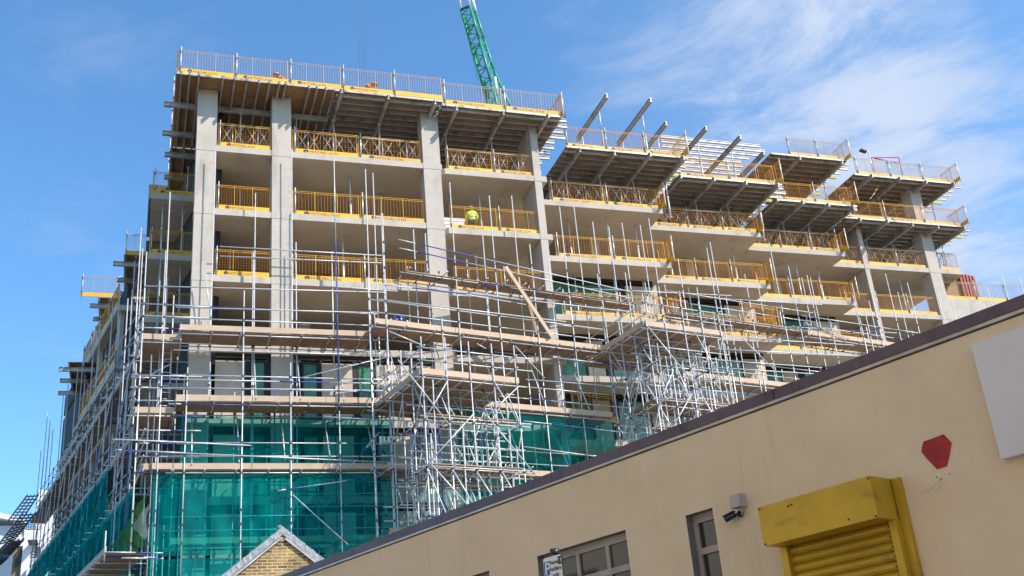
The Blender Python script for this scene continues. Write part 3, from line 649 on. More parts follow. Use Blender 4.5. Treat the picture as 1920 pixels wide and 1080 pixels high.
# left side balconies
for lv in (9, 8, 7):
    z = LV[lv] + .005
    barrier(FA.P(-1.72, 4.82, z), FA.P(.5, 4.82, z), f'orange mesh barrier across the shaded left balcony of {LNAME[lv]}', 'y')
    if lv < 9:
        for k in range(4):
            p = Vector((-3.08 - .2045 * 2.35 * k, 10.98 + 2.35 * k)); q = Vector((-3.08 - .2045 * 2.35 * (k + .98), 10.98 + 2.35 * (k + .98)))
            barrier(FA.P(q.x, q.y, z), FA.P(p.x, p.y, z), f'orange mesh barrier along the left edge of {LNAME[lv]}, {ORD[k]} from the corner', 'y0')
        for k in (0, 1):
            m = MB(); prop_mesh(m, FA, -1.2 + .9 * k, 5.3, LV[lv], LV[lv] + 2.81)
            tag(m.build('steel_prop', [STEEL], None, FA.P(-1.2 + .9 * k, 5.3, LV[lv])), f'steel prop on the shaded left balcony of {LNAME[lv]}, ' + ('the outer one' if k == 0 else 'the inner one'), 'prop', 'steel props under the floors')
barrier(FA.P(-2.9, 11.0, 27.32), FA.P(-1.5, 11.0, 27.32), 'yellow mesh barrier on the highest formwork deck of the left side', 'y0')
barrier(FA.P(-2.6, 13.2, 27.32), FA.P(-1.2, 13.2, 27.32), 'yellow mesh barrier farther back on the left side formwork', 'y0')
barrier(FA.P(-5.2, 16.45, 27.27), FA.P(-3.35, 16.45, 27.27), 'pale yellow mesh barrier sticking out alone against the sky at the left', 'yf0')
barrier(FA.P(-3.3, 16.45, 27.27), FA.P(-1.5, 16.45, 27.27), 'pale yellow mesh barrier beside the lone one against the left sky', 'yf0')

# ------------------------------------------------------------------ scaffolds
TR = 0.0245
class Scaffold:
    """one scaffold: tubes, boards and toe boards collected, then linked as parts (the hundred largest of a kind each on its own)"""
    def __init__(s, loc, label): s.root = thing('scaffold', loc, label, 'scaffold'); s.parts = {}
    def add(s, name, mb, p, q, mats):
        a, b = proj(p), proj(q); n = 9
        inside = 0
        for k in range(n):
            x = a[0] + (b[0] - a[0]) * k / (n - 1); y = a[1] + (b[1] - a[1]) * k / (n - 1)
            wall_y = 1075 - .375 * (x - 565)
            if -5 < x < 1925 and -5 < y < min(1085, wall_y): inside += 1
        imp = math.hypot(a[0] - b[0], a[1] - b[1]) * inside / n + .001
        if imp < 2: return
        s.parts.setdefault(name, []).append((imp, mb, mats))
    def tube(s, name, p, q, blue=None, r=TR, coup=()):
        m = MB(); L = (q - p).length
        if blue is None: blue = random.random() < .22
        if blue and L > 1.2:
            t0 = random.uniform(0, .6); t1 = min(1, t0 + random.uniform(.15, .45)); A = p.lerp(q, t0); B = p.lerp(q, t1)
            if t0 > .02: m.tube(p, A, r, 0)
            m.tube(A, B, r, 1)
            if t1 < .98: m.tube(B, q, r, 0)
        else: m.tube(p, q, r, 1 if blue else 0)
        for c in coup:
            d = (q - p).normalized(); m.bar(c - d * .045, c + d * .045, .072, .072, 2)
        s.add(name, m, p, q, TUBEM)
    def finish(s):
        for name, lst in s.parts.items():
            lst.sort(key=lambda e: -e[0])
            for imp, mb, mats in lst[:98]: mb.build(name, mats, s.root)
            if lst[98:]:
                m = MB()
                for imp, mb, mats in lst[98:]: m.join(mb)
                tag(m.build(name, lst[-1][2], s.root), kind='stuff')
TUBEM = [STEEL, BLUE, COUP]
def boards(sc, fr, a0, a1, b0, b1, z, L=3.9):
    n = max(1, round((b1 - b0) / .232)); w = (b1 - b0) / n
    for j in range(n):
        x = a0 - (random.uniform(0, L * .6) if a1 - a0 > L else 0)
        while x < a1 - .05:
            x0 = max(x, a0); x1 = min(x + L, a1); x += L
            if x1 - x0 < .3: continue
            m = MB(); dz = random.uniform(-.004, .004); m.box(fr, x0 + .004, x1 - .004, b0 + j * w + .004, b0 + (j + 1) * w - .004, z - .038 + dz, z + dz)
            sc.add('deck_board', m, fr.P(x0, b0 + j * w, z), fr.P(x1, b0 + j * w, z), [BOARD])
def toeb(sc, p, q, h=.225, out=.0, L=3.9):
    n = max(1, math.ceil((q - p).length / L))
    for k in range(n):
        A = p.lerp(q, k / n); B = p.lerp(q, (k + 1) / n); d = (B - A).normalized() * .01; u = Vector((0, 0, h / 2 + random.uniform(0, .02)))
        m = MB(); m.bar(A + d + u, B - d + u, .038, h); sc.add('toe_board', m, A, B, [TOE])
def lift(sc, fr, a0, a1, bo, bi, z, toe=True, rails=True, step=1.25, over=.3, deck=True, tr=True):
    """one boarded lift: bo = outer row, bi = inner row (bi > bo)"""
    for b in (bo, bi):
        x = a0 - .25
        while x < a1 + .2:
            x1 = min(x + 6.3, a1 + .3); sc.tube('ledger', fr.P(x, b + .05, z - .14), fr.P(x1, b + .05, z - .14)); x = x1
    if tr:
        x = a0
        while x <= a1 + .01:
            sc.tube('transom', fr.P(x, bo - over + random.uniform(-.1, .05), z - .085), fr.P(x, bi + .2 + random.uniform(-.05, .1), z - .085), coup=(fr.P(x, bo + .05, z - .11), fr.P(x, bi + .05, z - .11))); x += step * random.uniform(.85, 1.1)
    if deck: boards(sc, fr, a0, a1, bo + .08, bi - .02, z)
    if toe: toeb(sc, fr.P(a0, bo + .04, z), fr.P(a1, bo + .04, z))
    if rails:
        for h in (.5, 1.02):
            x = a0 - .2
            while x < a1 + .1:
                x1 = min(x + 6.3, a1 + .25); sc.tube('guard_rail', fr.P(x, bo + .05, z + h), fr.P(x1, bo + .05, z + h)); x = x1
def standards(sc, fr, lst, b, zl, z0=0.0):
    """lst: photo pixels of pole tops in the plane b, poles stand on the ground"""
    for (x, y) in lst:
        a, z = fr.px(x, y, b)
        sc.tube('standard', fr.P(a, b, z0), fr.P(a, b, z), coup=[fr.P(a, b, q - .14) for q in zl if q < z] + [fr.P(a, b, q + h) for q in zl for h in (.5, 1.02) if q + h < z])
LIFTS = [18.25, 15.4, 12.75, 10.2, 7.6, 5.0]

# front scaffold before the straight part of the building
sc = Scaffold(FA.P(3, -1.2, 0), 'front scaffold with brown boards on the straight left part of the building')
BO, BI = -1.62, -.42
standards(sc, FA, [(352, 689), (458, 542), (545, 680), (626, 294), (715, 400), (685, 317), (289, 777), (319, 360), (275, 472)], BO, LIFTS)
standards(sc, FA, [(404, 280), (479, 362), (547, 280), (555, 454), (475, 472), (622, 472), (699, 324), (440, 735), (515, 733), (326, 554)], BI, LIFTS)
standards(sc, FA, [(373, 840), (500, 845), (596, 850), (680, 840), (720, 830)], -.2, [12.75, 10.2, 7.6])
for i, z in enumerate(LIFTS):
    lift(sc, FA, -.45 if i else -.42, 8.0 if i else 7.1, BO if i != 3 else BI - .2, BI + .15, z)
boards(sc, FA, -1.15, .3, BO + .1, BI, LIFTS[2])
toeb(sc, FA.P(-1.2, BO + .02, LIFTS[2]), FA.P(-.46, BO + .02, LIFTS[2]))
for (x0, y0, x1, y1, b) in ((412, 463, 715, 480, BI), (412, 481, 715, 494, BI), (272, 537, 720, 549, BO), (385, 515, 395, 600, BI), (330, 577, 720, 588, BO), (600, 537, 745, 547, BI), (215, 824, 470, 836, BO), (222, 845, 740, 868, BO), (325, 657, 730, 667, BO), (320, 712, 720, 720, BO), (325, 728, 720, 733, BO), (560, 710, 735, 668, BO), (606, 782, 740, 790, BO - .05)):
    a, z = FA.px(x0, y0, b); a1, z1 = FA.px(x1, y1, b); sc.tube('guard_rail', FA.P(a, b - .05, z), FA.P(a1, b - .05, z1))
for k in range(5):     # small ties and braces between the rows
    a = .2 + 1.7 * k; sc.tube('brace', FA.P(a, BO, 12.9 + .1 * k), FA.P(a, BI, 15.1)); sc.tube('brace', FA.P(a + .6, BO, 15.5), FA.P(a + .6, BI, 18.0))
for (x0, y0, x1, y1) in ((548, 928, 652, 1022), (520, 921, 650, 902), (655, 878, 710, 812)):
    a, z = FA.px(x0, y0, BO); a1, z1 = FA.px(x1, y1, BO); sc.tube('brace', FA.P(a, BO - .06, z), FA.P(a1, BO - .06, z1))
# lattice girder behind the lower net
a, z = FA.px(548, 926, BI); a1, _ = FA.px(745, 930, BI)
for dz in (0, -.5): sc.tube('lattice_girder', FA.P(a, BI, z + dz), FA.P(a1 + .5, BI, z + dz), False)
k = 0; x = a
while x < a1: sc.tube('lattice_girder', FA.P(x, BI, z - (.5 if k % 2 else 0)), FA.P(x + .42, BI, z - (0 if k % 2 else .5)), False, .018); x += .42; k += 1
sc.finish()

# corner bay between the front scaffold and the left scaffold
sc = Scaffold(FA.P(-1.5, -.8, 0), 'corner scaffold bay with short brown platforms beside the corner column')
for (x, y, b) in ((289, 777, BO), (284, 665, -1.2), (272, 540, -1.0), (311, 470, .4), (265, 427, 1.2), (300, 690, -.3), (333, 667, .2), (346, 700, -.2), (305, 800, .3), (240, 560, 2.0), (256, 610, 1.4)):
    a, z = FA.px(x, y, b); sc.tube('standard', FA.P(a, b, 0), FA.P(a, b, z), coup=[FA.P(a, b, q) for q in (18.1, 18.8, 19.3, 15.3, 15.9, 16.4, 12.7, 13.3) if q < z])
for (z, b0, b1, a0, a1) in ((17.95, -1.2, .9, -1.75, -.35), (15.0, -1.2, 1.2, -1.9, -.5), (12.75, -1.5, .8, -1.5, -.5)):
    boards(sc, FA, a0, a1, b0, b1, z); toeb(sc, FA.P(a0, b0 - .03, z), FA.P(a1 + .05, b0 - .03, z)); toeb(sc, FA.P(a0 - .03, b0, z), FA.P(a0 - .25, b1, z))
    for b in (b0, b1): sc.tube('ledger', FA.P(a0 - .3, b, z - .1), FA.P(a1 + 1.2, b, z - .1))
    for a in (a0, a1): sc.tube('transom', FA.P(a, b0 - .3, z - .06), FA.P(a, b1 + .3, z - .06))
    for h in (.5, 1.0, 1.5): sc.tube('guard_rail', FA.P(a0 - .2, b0, z + h), FA.P(a1 + 1.0, b0, z + h)); sc.tube('guard_rail', FA.P(a0, b0 - .2, z + h), FA.P(a0 - .25, b1 + .3, z + h))
for (x0, y0, x1, y1, b) in ((245, 708, 335, 711, -.8), (245, 726, 350, 731, -.8), (210, 825, 345, 830, BO), (220, 844, 345, 850, BO), (268, 712, 322, 682, -.4)):
    a, z = FA.px(x0, y0, b); a1, z1 = FA.px(x1, y1, b); sc.tube('guard_rail', FA.P(a, b - .06, z), FA.P(a1, b - .06, z1))
sc.finish()

# scaffold down the left face
sc = Scaffold(FL.P(14, .9, 0), 'long shaded scaffold receding down the left face of the building')
NO, NI = 1.55, .45
LLIFT = [18.4, 14.95, 12.7, 10.2, 7.6]
d = 2.2; k = 0
while d < 30.5:
    topn = 21.5 + 2.2 * math.sin(k * 2.1) + (1.8 if k % 3 == 0 else 0) if d < 24 else 22.2 + 1.0 * (k % 3)
    for n_, tz in ((NO, topn), (NI, topn + (1.3 if k % 2 else -1.2))):
        sc.tube('standard', FL.P(d, n_, 0), FL.P(d + .02, n_, tz), coup=[FL.P(d, n_, q + h) for q in LLIFT for h in (-.1, .5, 1.0) if q + h < tz], blue=random.random() < .45)
        sc.tube('standard', FL.P(d + .75, n_ - .1, 0), FL.P(d + .75, n_ - .1, tz - random.uniform(.5, 3.2)), blue=random.random() < .4)
    d += 1.55; k += 1
for i, z in enumerate(LLIFT):
    d0 = 2.0; d1 = 29.8
    for n_ in (NO, NI):
        x = d0
        while x < d1: sc.tube('ledger', FL.P(x, n_, z - .12), FL.P(min(x + 6.2, d1), n_, z - .12), blue=random.random() < .4); x += 6.2
    x = d0
    while x < d1: sc.tube('transom', FL.P(x, NI - .3, z - .07), FL.P(x, NO + random.uniform(.2, .45), z - .07), blue=random.random() < .4); x += 1.4
    n_b = 4
    for j in range(n_b):
        x = d0
        while x < d1:
            m = MB(); m.box(FL, x, x + 3.88, NI + .05 + j * .25, NI + .05 + j * .25 + .235, z - .038, z); sc.add('deck_board', m, FL.P(x, NO, z), FL.P(x + 3.9, NO, z), [BOARD]); x += 3.9
    toeb(sc, FL.P(d0, NO - .05, z), FL.P(d1, NO - .05, z))
    for h in (.5, 1.0):
        x = d0
        while x < d1: sc.tube('guard_rail', FL.P(x, NO - .03, z + h), FL.P(min(x + 6.2, d1), NO - .03, z + h), blue=random.random() < .5); x += 6.2
    if i < 4:
        for x in range(3, 29, 4): sc.tube('brace', FL.P(x, NO + .06, z - .1), FL.P(x + 3.0, NO + .06, LLIFT[i + 1] + .1 if i + 1 < 5 else 0))
for z in (19.5, 20.3): sc.tube('guard_rail', FL.P(2.3, NO + .05, z), FL.P(12, NO + .05, z)); 
# fan platform low on the left face
fd, fz = FL.px(203, 1037, 3.0)
for j in range(5):
    m = MB(); m.box(FL, fd, fd + 6.1, 1.75 + j * .26, 1.75 + j * .26 + .245, fz - .04, fz); sc.add('deck_board', m, FL.P(fd, 2.2, fz), FL.P(fd + 6, 2.2, fz), [BOARD])
for k in range(6): sc.tube('transom', FL.P(fd + .2 + 1.1 * k, 1.4, fz - .09), FL.P(fd + .2 + 1.1 * k, 3.2, fz - .09), k % 2 == 0)
toeb(sc, FL.P(fd, 3.08, fz), FL.P(fd + 6.1, 3.08, fz)); sc.tube('ledger', FL.P(fd - .05, 1.2, fz + .02), FL.P(fd - .05, 3.1, fz + .02), True); sc.tube('ledger', FL.P(fd - .2, 1.2, fz - .2), FL.P(fd - .2, 2.6, fz - .2), True)
sc.tube('standard', FL.P(fd, 3.12, fz - .3), FL.P(fd, 3.12, fz + .75), False)
sc.finish()

# long scaffold along the stepped part
sc = Scaffold(FB.P(12, .6, 0), 'long scaffold with sloping-looking boards along the stepped right part of the building')
BL = [21.05, 18.4, 15.35, 12.6, 10.0]
standards(sc, FB, [(690, 520), (717, 400), (843, 342), (917, 367), (993, 458), (1049, 388), (1111, 416), (1166, 418), (1216, 410), (1271, 485), (1331, 454), (1361, 557), (1396, 514), (1442, 455), (1478, 499), (1513, 516), (1556, 600), (1597, 531), (1633, 546), (1660, 513), (1701, 530), (1757, 548), (1783, 562), (1851, 541), (1878, 517), (1911, 520)], 0.0, BL)
standards(sc, FB, [(702, 590), (775, 430), (797, 437), (875, 487), (959, 367), (1076, 388), (1120, 514), (1141, 425), (1172, 511), (1200, 422), (1209, 529), (1246, 534), (1325, 465), (1419, 523), (1454, 517), (1503, 520), (1519, 520), (1599, 553), (1629, 564), (1683, 548)], 1.2, BL)
rq = random.Random(21)
for k in range(26):
    uu = rq.uniform(.5, 11) if k < 8 else rq.uniform(14.5, 31); vv = rq.choice([.0, .55, 1.2, 1.5]); sc.tube('standard', FB.P(uu, vv, 0), FB.P(uu, vv, rq.uniform(18.9, 23.6)), coup=[FB.P(uu, vv, q) for q in BL])
def lift2(a0, a1, z, **kw): lift(sc, FB, a0, a1, 0.0, 1.2, z, **kw)
lift2(0.0, 10.8, 18.4); lift2(15.2, 31.0, 17.6, rails=True)
lift2(.3, 11.0, 15.3); lift2(15.0, 30, 14.9); lift2(.3, 30, 12.5); lift2(.3, 30, 10.0)
lift(sc, FB, 1.55, 13.2, .15, 1.0, 21.05, toe=False, rails=False, over=.45, step=.9)
lift(sc, FB, 15.3, 24.2, .2, 1.15, 20.95, toe=False, rails=True)
lift(sc, FB, 23.6, 34.0, 0, 1.2, 20.6, toe=True, rails=True)
for (x0, y0, x1, y1, b) in ((746, 450, 1182, 548, -.05), (748, 466, 1182, 560, -.05), (710, 562, 1060, 604, -.05), (720, 535, 1180, 585, 0), (765, 535, 985, 572, .3), (1045, 672, 1280, 700, 0), (985, 712, 1280, 735, 0), (1100, 542, 1370, 555, 1.2), (1045, 610, 1120, 618, .6), (1340, 560, 1540, 572, 1.2), (1420, 610, 1680, 625, .6), (1340, 655, 1600, 668, 0), (1345, 676, 1540, 690, 0), (1345, 690, 1545, 703, 0), (980, 790, 1200, 815, 0), (980, 838, 1180, 865, 0), (1400, 635, 1600, 648, 0)):
    a, z = FB.px(x0, y0, b); a1, z1 = FB.px(x1, y1, b); sc.tube('guard_rail', FB.P(a, b - .05, z), FB.P(a1, b - .05, z1))
for (x0, y0, x1, y1) in ((1390, 635, 1455, 698), (1505, 605, 1590, 636), (965, 650, 1020, 710), (728, 622, 790, 648), (893, 645, 910, 655), (1140, 672, 1200, 735), (1425, 748, 1465, 728)):
    a, z = FB.px(x0, y0, 0); a1, z1 = FB.px(x1, y1, 0); sc.tube('brace', FB.P(a, -.06, z), FB.P(a1, -.06, z1))
u = 1.0
while u < 31: sc.tube('brace', FB.P(u, 0, 15.5), FB.P(u, 1.2, 18.2)); sc.tube('brace', FB.P(u + .9, .0, 12.7), FB.P(u + .9, 1.2, 15.2)); u += 2.2
sc.finish()

# the two dense braced towers
def tower(label, u0, u1, v0, v1, ztop, decks, seed, nrow):
    rnd = random.Random(seed)
    sc = Scaffold(FB.P((u0 + u1) / 2, (v0 + v1) / 2, 0), label)
    us = [u0 + (u1 - u0) * k / 4 for k in range(5)]; vs = [v0 + (v1 - v0) * k / (nrow - 1) for k in range(nrow)]
    zl = [ztop - 1.75 * k for k in range(1, 8)]
    for j, v in enumerate(vs):
        for k, x in enumerate(us):
            z1 = ztop + (1.5 + rnd.uniform(-.08, .1) if j == 0 or k == 0 else -.15)
            if j == 0 or k in (0, 4) or rnd.random() < .95:
                sc.tube('standard', FB.P(x, v, 0), FB.P(x + .01, v, z1), coup=[FB.P(x, v, q) for q in zl + [ztop - .1]] + ([FB.P(x, v, ztop + .55), FB.P(x, v, ztop + 1.05)] if j == 0 else []), blue=rnd.random() < .12)
                for q_ in range(2):
                    xx = x + rnd.uniform(.1, .85)
                    if rnd.random() < .75 and xx < u1: sc.tube('standard', FB.P(xx, v + rnd.uniform(-.1, .5), 0), FB.P(xx, v + rnd.uniform(-.1, .5), ztop - rnd.uniform(.2, 2.6)), blue=rnd.random() < .1)
    boards(sc, FB, u0 - .05, u1 + .1, v0 + .05, v1 + 2.2, ztop)
    toeb(sc, FB.P(u0 - .05, v0 + .05, ztop), FB.P(u1 + .15, v0 + .05, ztop)); toeb(sc, FB.P(u0 - .08, v0 + .1, ztop), FB.P(u0 - .08, v1 + 1.5, ztop)); 
    for h in (.55, 1.05):
        sc.tube('guard_rail', FB.P(u0 - .15, v0 + .05, ztop + h), FB.P(u1 + .8, v0 + .05, ztop + h)); sc.tube('guard_rail', FB.P(u0 + .05, v0 - .2, ztop + h), FB.P(u0 + .05, v1 + 2.2, ztop + h)); sc.tube('guard_rail', FB.P(u1, v0 - .2, ztop + h), FB.P(u1, v1 + 1.5, ztop + h))
    x = u0
    while x < u1 + .2: sc.tube('transom', FB.P(x, v0 - .25, ztop - .09), FB.P(x, v1 + 1.9, ztop - .09)); x += .85
    for v in vs + [v1 + 1.2]: sc.tube('ledger', FB.P(u0 - .3, v, ztop - .15), FB.P(u1 + .4, v, ztop - .15))
    for i, z in enumerate(zl):
        if z < 3: continue
        for v in vs: sc.tube('ledger', FB.P(u0 - rnd.uniform(.1, .4), v + .05, z), FB.P(u1 + rnd.uniform(.1, .5), v + .05, z + rnd.uniform(-.03, .03)), blue=rnd.random() < .2)
        for v in vs:
            if rnd.random() < .7: sc.tube('ledger', FB.P(u0 - rnd.uniform(.1, .3), v + .05, z + .85), FB.P(u1 + rnd.uniform(.0, .4), v + .05, z + .85 + rnd.uniform(-.04, .04)), blue=rnd.random() < .15)
        for x in us: sc.tube('transom', FB.P(x + .05, v0 - rnd.uniform(.1, .7), z + .06), FB.P(x + .05, v1 + rnd.uniform(.1, .5), z + .06), blue=rnd.random() < .3)
    for i in range(len(zl) - 1):
        zt, zb = (ztop if i == 0 else zl[i - 1]), zl[i]
        for v in vs:
            for k in range(4):
                if rnd.random() < .42:
                    s_ = rnd.random() < .5; A, B = (us[k], us[k + 1]) if s_ else (us[k + 1], us[k])
                    dz = rnd.uniform(-.15, .15)
                    sc.tube('brace', FB.P(A, v - .06, zt - .1 + dz), FB.P(B, v - .06, zb - rnd.choice([0, 0, .9])), blue=rnd.random() < .12)
        for x in us:
            for j in range(nrow - 1):
                if rnd.random() < .5:
                    s_ = rnd.random() < .5; A, B = (vs[j], vs[j + 1]) if s_ else (vs[j + 1], vs[j])
                    sc.tube('brace', FB.P(x + .06, A, zt - .1), FB.P(x + .06, B, zb), blue=rnd.random() < .2)
    for (z, va, vb) in decks:
        boards(sc, FB, u0 + .05, u1 - .05, va, vb, z)
        sc.tube('ledger', FB.P(u0 - .2, va, z - .12), FB.P(u1 + .5, va, z - .12)); sc.tube('ledger', FB.P(u0 - .2, vb, z - .12), FB.P(u1 + .3, vb, z - .12))
    # long raking braces on the front
    for (f0, f1, za, zb) in rakers:
        sc.tube('brace', FB.P(u0 + f0 * (u1 - u0), v0 - .1, za), FB.P(u0 + f1 * (u1 - u0), v0 - .1, zb), False)
    sc.finish()
rakers = [(-.25, .25, 15.6, 13.2), (.0, .5, 11.9, 9.8), (.62, 1.1, 13.8, 11.6), (.5, .0, 13.8, 11.8), (1.0, .6, 15.0, 13.6)]
tower('braced scaffold tower in front, nearer the middle, with three board decks', .45, 4.4, -3.2, -.4, 15.2, [(13.7, -3.2, -2.7), (11.85, -3.25, -2.3), (11.5, -2.2, -1.6)], 3, 4)
rakers = [(.0, .55, 18.2, 15.6), (.62, 1.0, 18.2, 15.2), (.45, .1, 15.4, 13.7), (.55, .9, 15.6, 12.8), (.3, .5, 16.5, 14)]
tower('braced scaffold tower farther right, taller one rising behind the purple coping', 10.9, 14.9, -3.3, -.4, 18.3, [(15.15, -3.3, -1.2), (13.9, -3.3, -2.6)], 8, 4)

# ------------------------------------------------------------------ nets and sheets hung on the scaffolds
def hnoise(x, y, s): return math.sin(x * 1.7 + s) * math.cos(y * 1.3 + s * 2) + .5 * math.sin(x * 4.1 + y * 2.2 + s) + .3 * math.sin(x * 9.3 - y * 3.1 + s * 3)
def net(name, label, fr, a0, a1, b, z0, z1, m_, seed, amp=.06, na=100, nz=24, sag=.04, cat='net'):
    m = MB(); idx = {}
    for i in range(na + 1):
        for j in range(nz + 1):
            a = a0 + (a1 - a0) * i / na; z = z0 + (z1 - z0) * j / nz
            fold = amp * (hnoise(a * 1.6, z * .9, seed) + .55 * math.sin(a * 7.5 + 2.2 * math.sin(z * 1.1 + seed) + seed))
            edge = min(1, (z1 - z) / .4)
            zz_ = z - sag * abs(math.sin(a * 2.6)) * (j / nz) ** 4
            m.v.append(fr.P(a, b + fold * (.35 + .65 * edge), zz_))
    for i in range(na):
        for j in range(nz):
            k = i * (nz + 1) + j; m.f.append((k, k + nz + 1, k + nz + 2, k + 1)); m.m.append(0); m.smooth.append(True)
    return tag(m.build(name, [m_], None, fr.P((a0 + a1) / 2, b, z0)), label, cat)
net('debris_net', 'teal debris net, large lower one below the front boards', FA, -1.22, 7.95, BO + .16, 9.62, 12.68, NET, 1.3)
net('debris_net', 'teal debris net hanging in the lowest strip behind the brick gable', FA, -1.22, 7.95, BO + .16, 5.0, 9.55, NET, 4.1)
net('debris_net', 'thin dark teal net behind the guard rails of the front scaffold', FA, -.25, 8.1, BI - .1, 12.8, 15.15, NETP, 2.2)
net('debris_net', 'pale teal net right of the middle scaffold tower', FB, 3.4, 11.0, .1, 12.55, 15.1, NETP, 3.2)
net('debris_net', 'pale teal net low between the two towers, just above the coping', FB, 3.4, 11.0, .12, 9.0, 12.4, NETP, 5.2)
net('debris_net', 'long shaded teal net along the left face scaffold', FL, 6.2, 29.5, NO + .12, 4.0, 14.85, NET, 6.2, na=110)
net('debris_net', 'shaded teal net at the near end of the left face', FL, .9, 6.1, NO + .1, 4.0, 12.7, NET, 7.3)
m = MB(); P0 = FL.P(.9, NO + .35, 12.0); 
def tri(pts, m_, name, label):
    m = MB(); n = 8
    A, B, C_ = pts
    for i in range(n + 1):
        for j in range(n + 1 - i):
            u_, v_ = i / n, j / n; p = A + (B - A) * u_ + (C_ - A) * v_; m.v.append(p + FL.uy * .05 * hnoise(u_ * 5, v_ * 5, 2.0))
    def ix(i, j): return sum(n + 1 - k for k in range(i)) + j
    for i in range(n):
        for j in range(n - i):
            m.f.append((ix(i, j), ix(i + 1, j), ix(i, j + 1))); m.m.append(0); m.smooth.append(True)
            if j < n - i - 1: m.f.append((ix(i + 1, j), ix(i + 1, j + 1), ix(i, j + 1))); m.m.append(0); m.smooth.append(True)
    return tag(m.build(name, [m_], None, A), label, 'sheet')
def lp(x, y, n_): a, z = FL.px(x, y, n_); return FL.P(a, n_, z)
tri([lp(279, 945, 1.9), lp(246, 985, 1.9), lp(272, 1012, 1.9)], SHEET, 'plastic_sheet', 'torn pale grey plastic sheet on the corner of the nets')
tri([lp(272, 925, 1.8), lp(222, 1005, 2.0), lp(268, 1030, 1.8)], GSHEET, 'plastic_sheet', 'crumpled green plastic sheet hanging beside the corner net')
tri([lp(240, 985, 2.1), lp(205, 1025, 2.1), lp(255, 1040, 1.9)], GSHEET, 'plastic_sheet', 'lower fold of green plastic over the fan platform')

# ------------------------------------------------------------------ cream building along the street
cb = thing('cream_building', FW.P(0, 0, 0), 'low cream rendered building with purple brown coping and a yellow roller shutter', 'building')
WT, A0W, A1W = 4.165, -9.0, 9.0
OPEN = [(-2.3, -1.013, 2.1, 3.537), (-.225, 1.045, 2.1, 3.535), (1.79, 2.10, 2.1, 3.502), (2.86, 3.80, 0.13, 3.1)]
ac = sorted({A0W, A1W, *[o[0] for o in OPEN], *[o[1] for o in OPEN]}); zc = sorted({0.0, WT, *[o[2] for o in OPEN], *[o[3] for o in OPEN]})
m = MB()
for i in range(len(ac) - 1):
    for j in range(len(zc) - 1):
        a, z = (ac[i] + ac[i + 1]) / 2, (zc[j] + zc[j + 1]) / 2
        if any(o[0] < a < o[1] and o[2] < z < o[3] for o in OPEN): continue
        m.quad([FW.P(ac[i], 0, zc[j]), FW.P(ac[i + 1], 0, zc[j]), FW.P(ac[i + 1], 0, zc[j + 1]), FW.P(ac[i], 0, zc[j + 1])])
for (a0, a1, b0, b1) in ((A0W, A0W, 0, 9), (A1W, A1W, 9, 0)): m.quad([FW.P(a0, b0, 0), FW.P(a0, b0, WT), FW.P(a0, b1, WT), FW.P(a0, b1, 0)])
m.quad([FW.P(A0W, 9, 0), FW.P(A1W, 9, 0), FW.P(A1W, 9, WT), FW.P(A0W, 9, WT)])
for (a0, a1, z0, z1) in OPEN:
    dpt = .16
    m.quad([FW.P(a0, 0, z0), FW.P(a0, dpt, z0), FW.P(a0, dpt, z1), FW.P(a0, 0, z1)], 1); m.quad([FW.P(a1, 0, z0), FW.P(a1, 0, z1), FW.P(a1, dpt, z1), FW.P(a1, dpt, z0)], 1)
    m.quad([FW.P(a0, 0, z1), FW.P(a0, dpt, z1), FW.P(a1, dpt, z1), FW.P(a1, 0, z1)], 1); m.quad([FW.P(a0, 0, z0), FW.P(a1, 0, z0), FW.P(a1, dpt, z0), FW.P(a0, dpt, z0)], 1)
m.build('wall', [CREAM, REVEAL], cb)
m = MB(); x = A0W - .05
while x < A1W: m.box(FW, x + .003, min(x + 2.4, A1W + .05) - .003, -.028, .30, 4.203, 4.29 + random.uniform(-.003, .003)); x += 2.4
m.build('coping', [COPE], cb)
m = MB(); m.box(FW, A0W, A1W, -.018, .02, WT + .012, 4.202); m.build('trim', [TRIM], cb)
m = MB(); m.box(FW, A0W + .31, A1W - .01, .31, 8.98, 4.0, 4.1); m.build('roof', [DKMET], cb)
def wwin(a0, a1, z0, z1, cols, tr):
    f = MB(); b0, b1 = .085, .135; w = .045
    f.box(FW, a0, a0 + w, b0, b1, z0, z1); f.box(FW, a1 - w, a1, b0, b1, z0, z1); f.box(FW, a0 + w, a1 - w, b0, b1, z1 - w * 1.6, z1); f.box(FW, a0 + w, a1 - w, b0, b1, z0, z0 + w)
    f.box(FW, a0 + w, a1 - w, b0 - .004, b1, tr - .03, tr + .025)
    for c in cols:
        f.box(FW, c - .022, c + .022, b0 - .001, b1 - .001, z0 + w, tr - .031); f.box(FW, c - .022, c + .022, b0 - .001, b1 - .001, tr + .026, z1 - w * 1.6)
    f = f.build('window', [WFRAME], cb)
    g_ = MB(); cc = [a0 + w - .001] + list(cols) + [a1 - w + .001]
    for k in range(len(cc) - 1):
        for (y0, y1) in ((z0 + w, tr), (tr, z1 - w)): g_.box(FW, cc[k], cc[k + 1], b0 + .02, b0 + .03, y0, y1)
    g_.build('pane', [GLASS], f)
wwin(-2.3, -1.013, 2.1, 3.537, [-1.87, -1.44], 3.22); wwin(-.225, 1.045, 2.1, 3.535, [.27, .69], 3.225); wwin(1.79, 2.10, 2.1, 3.502, [], 3.19)
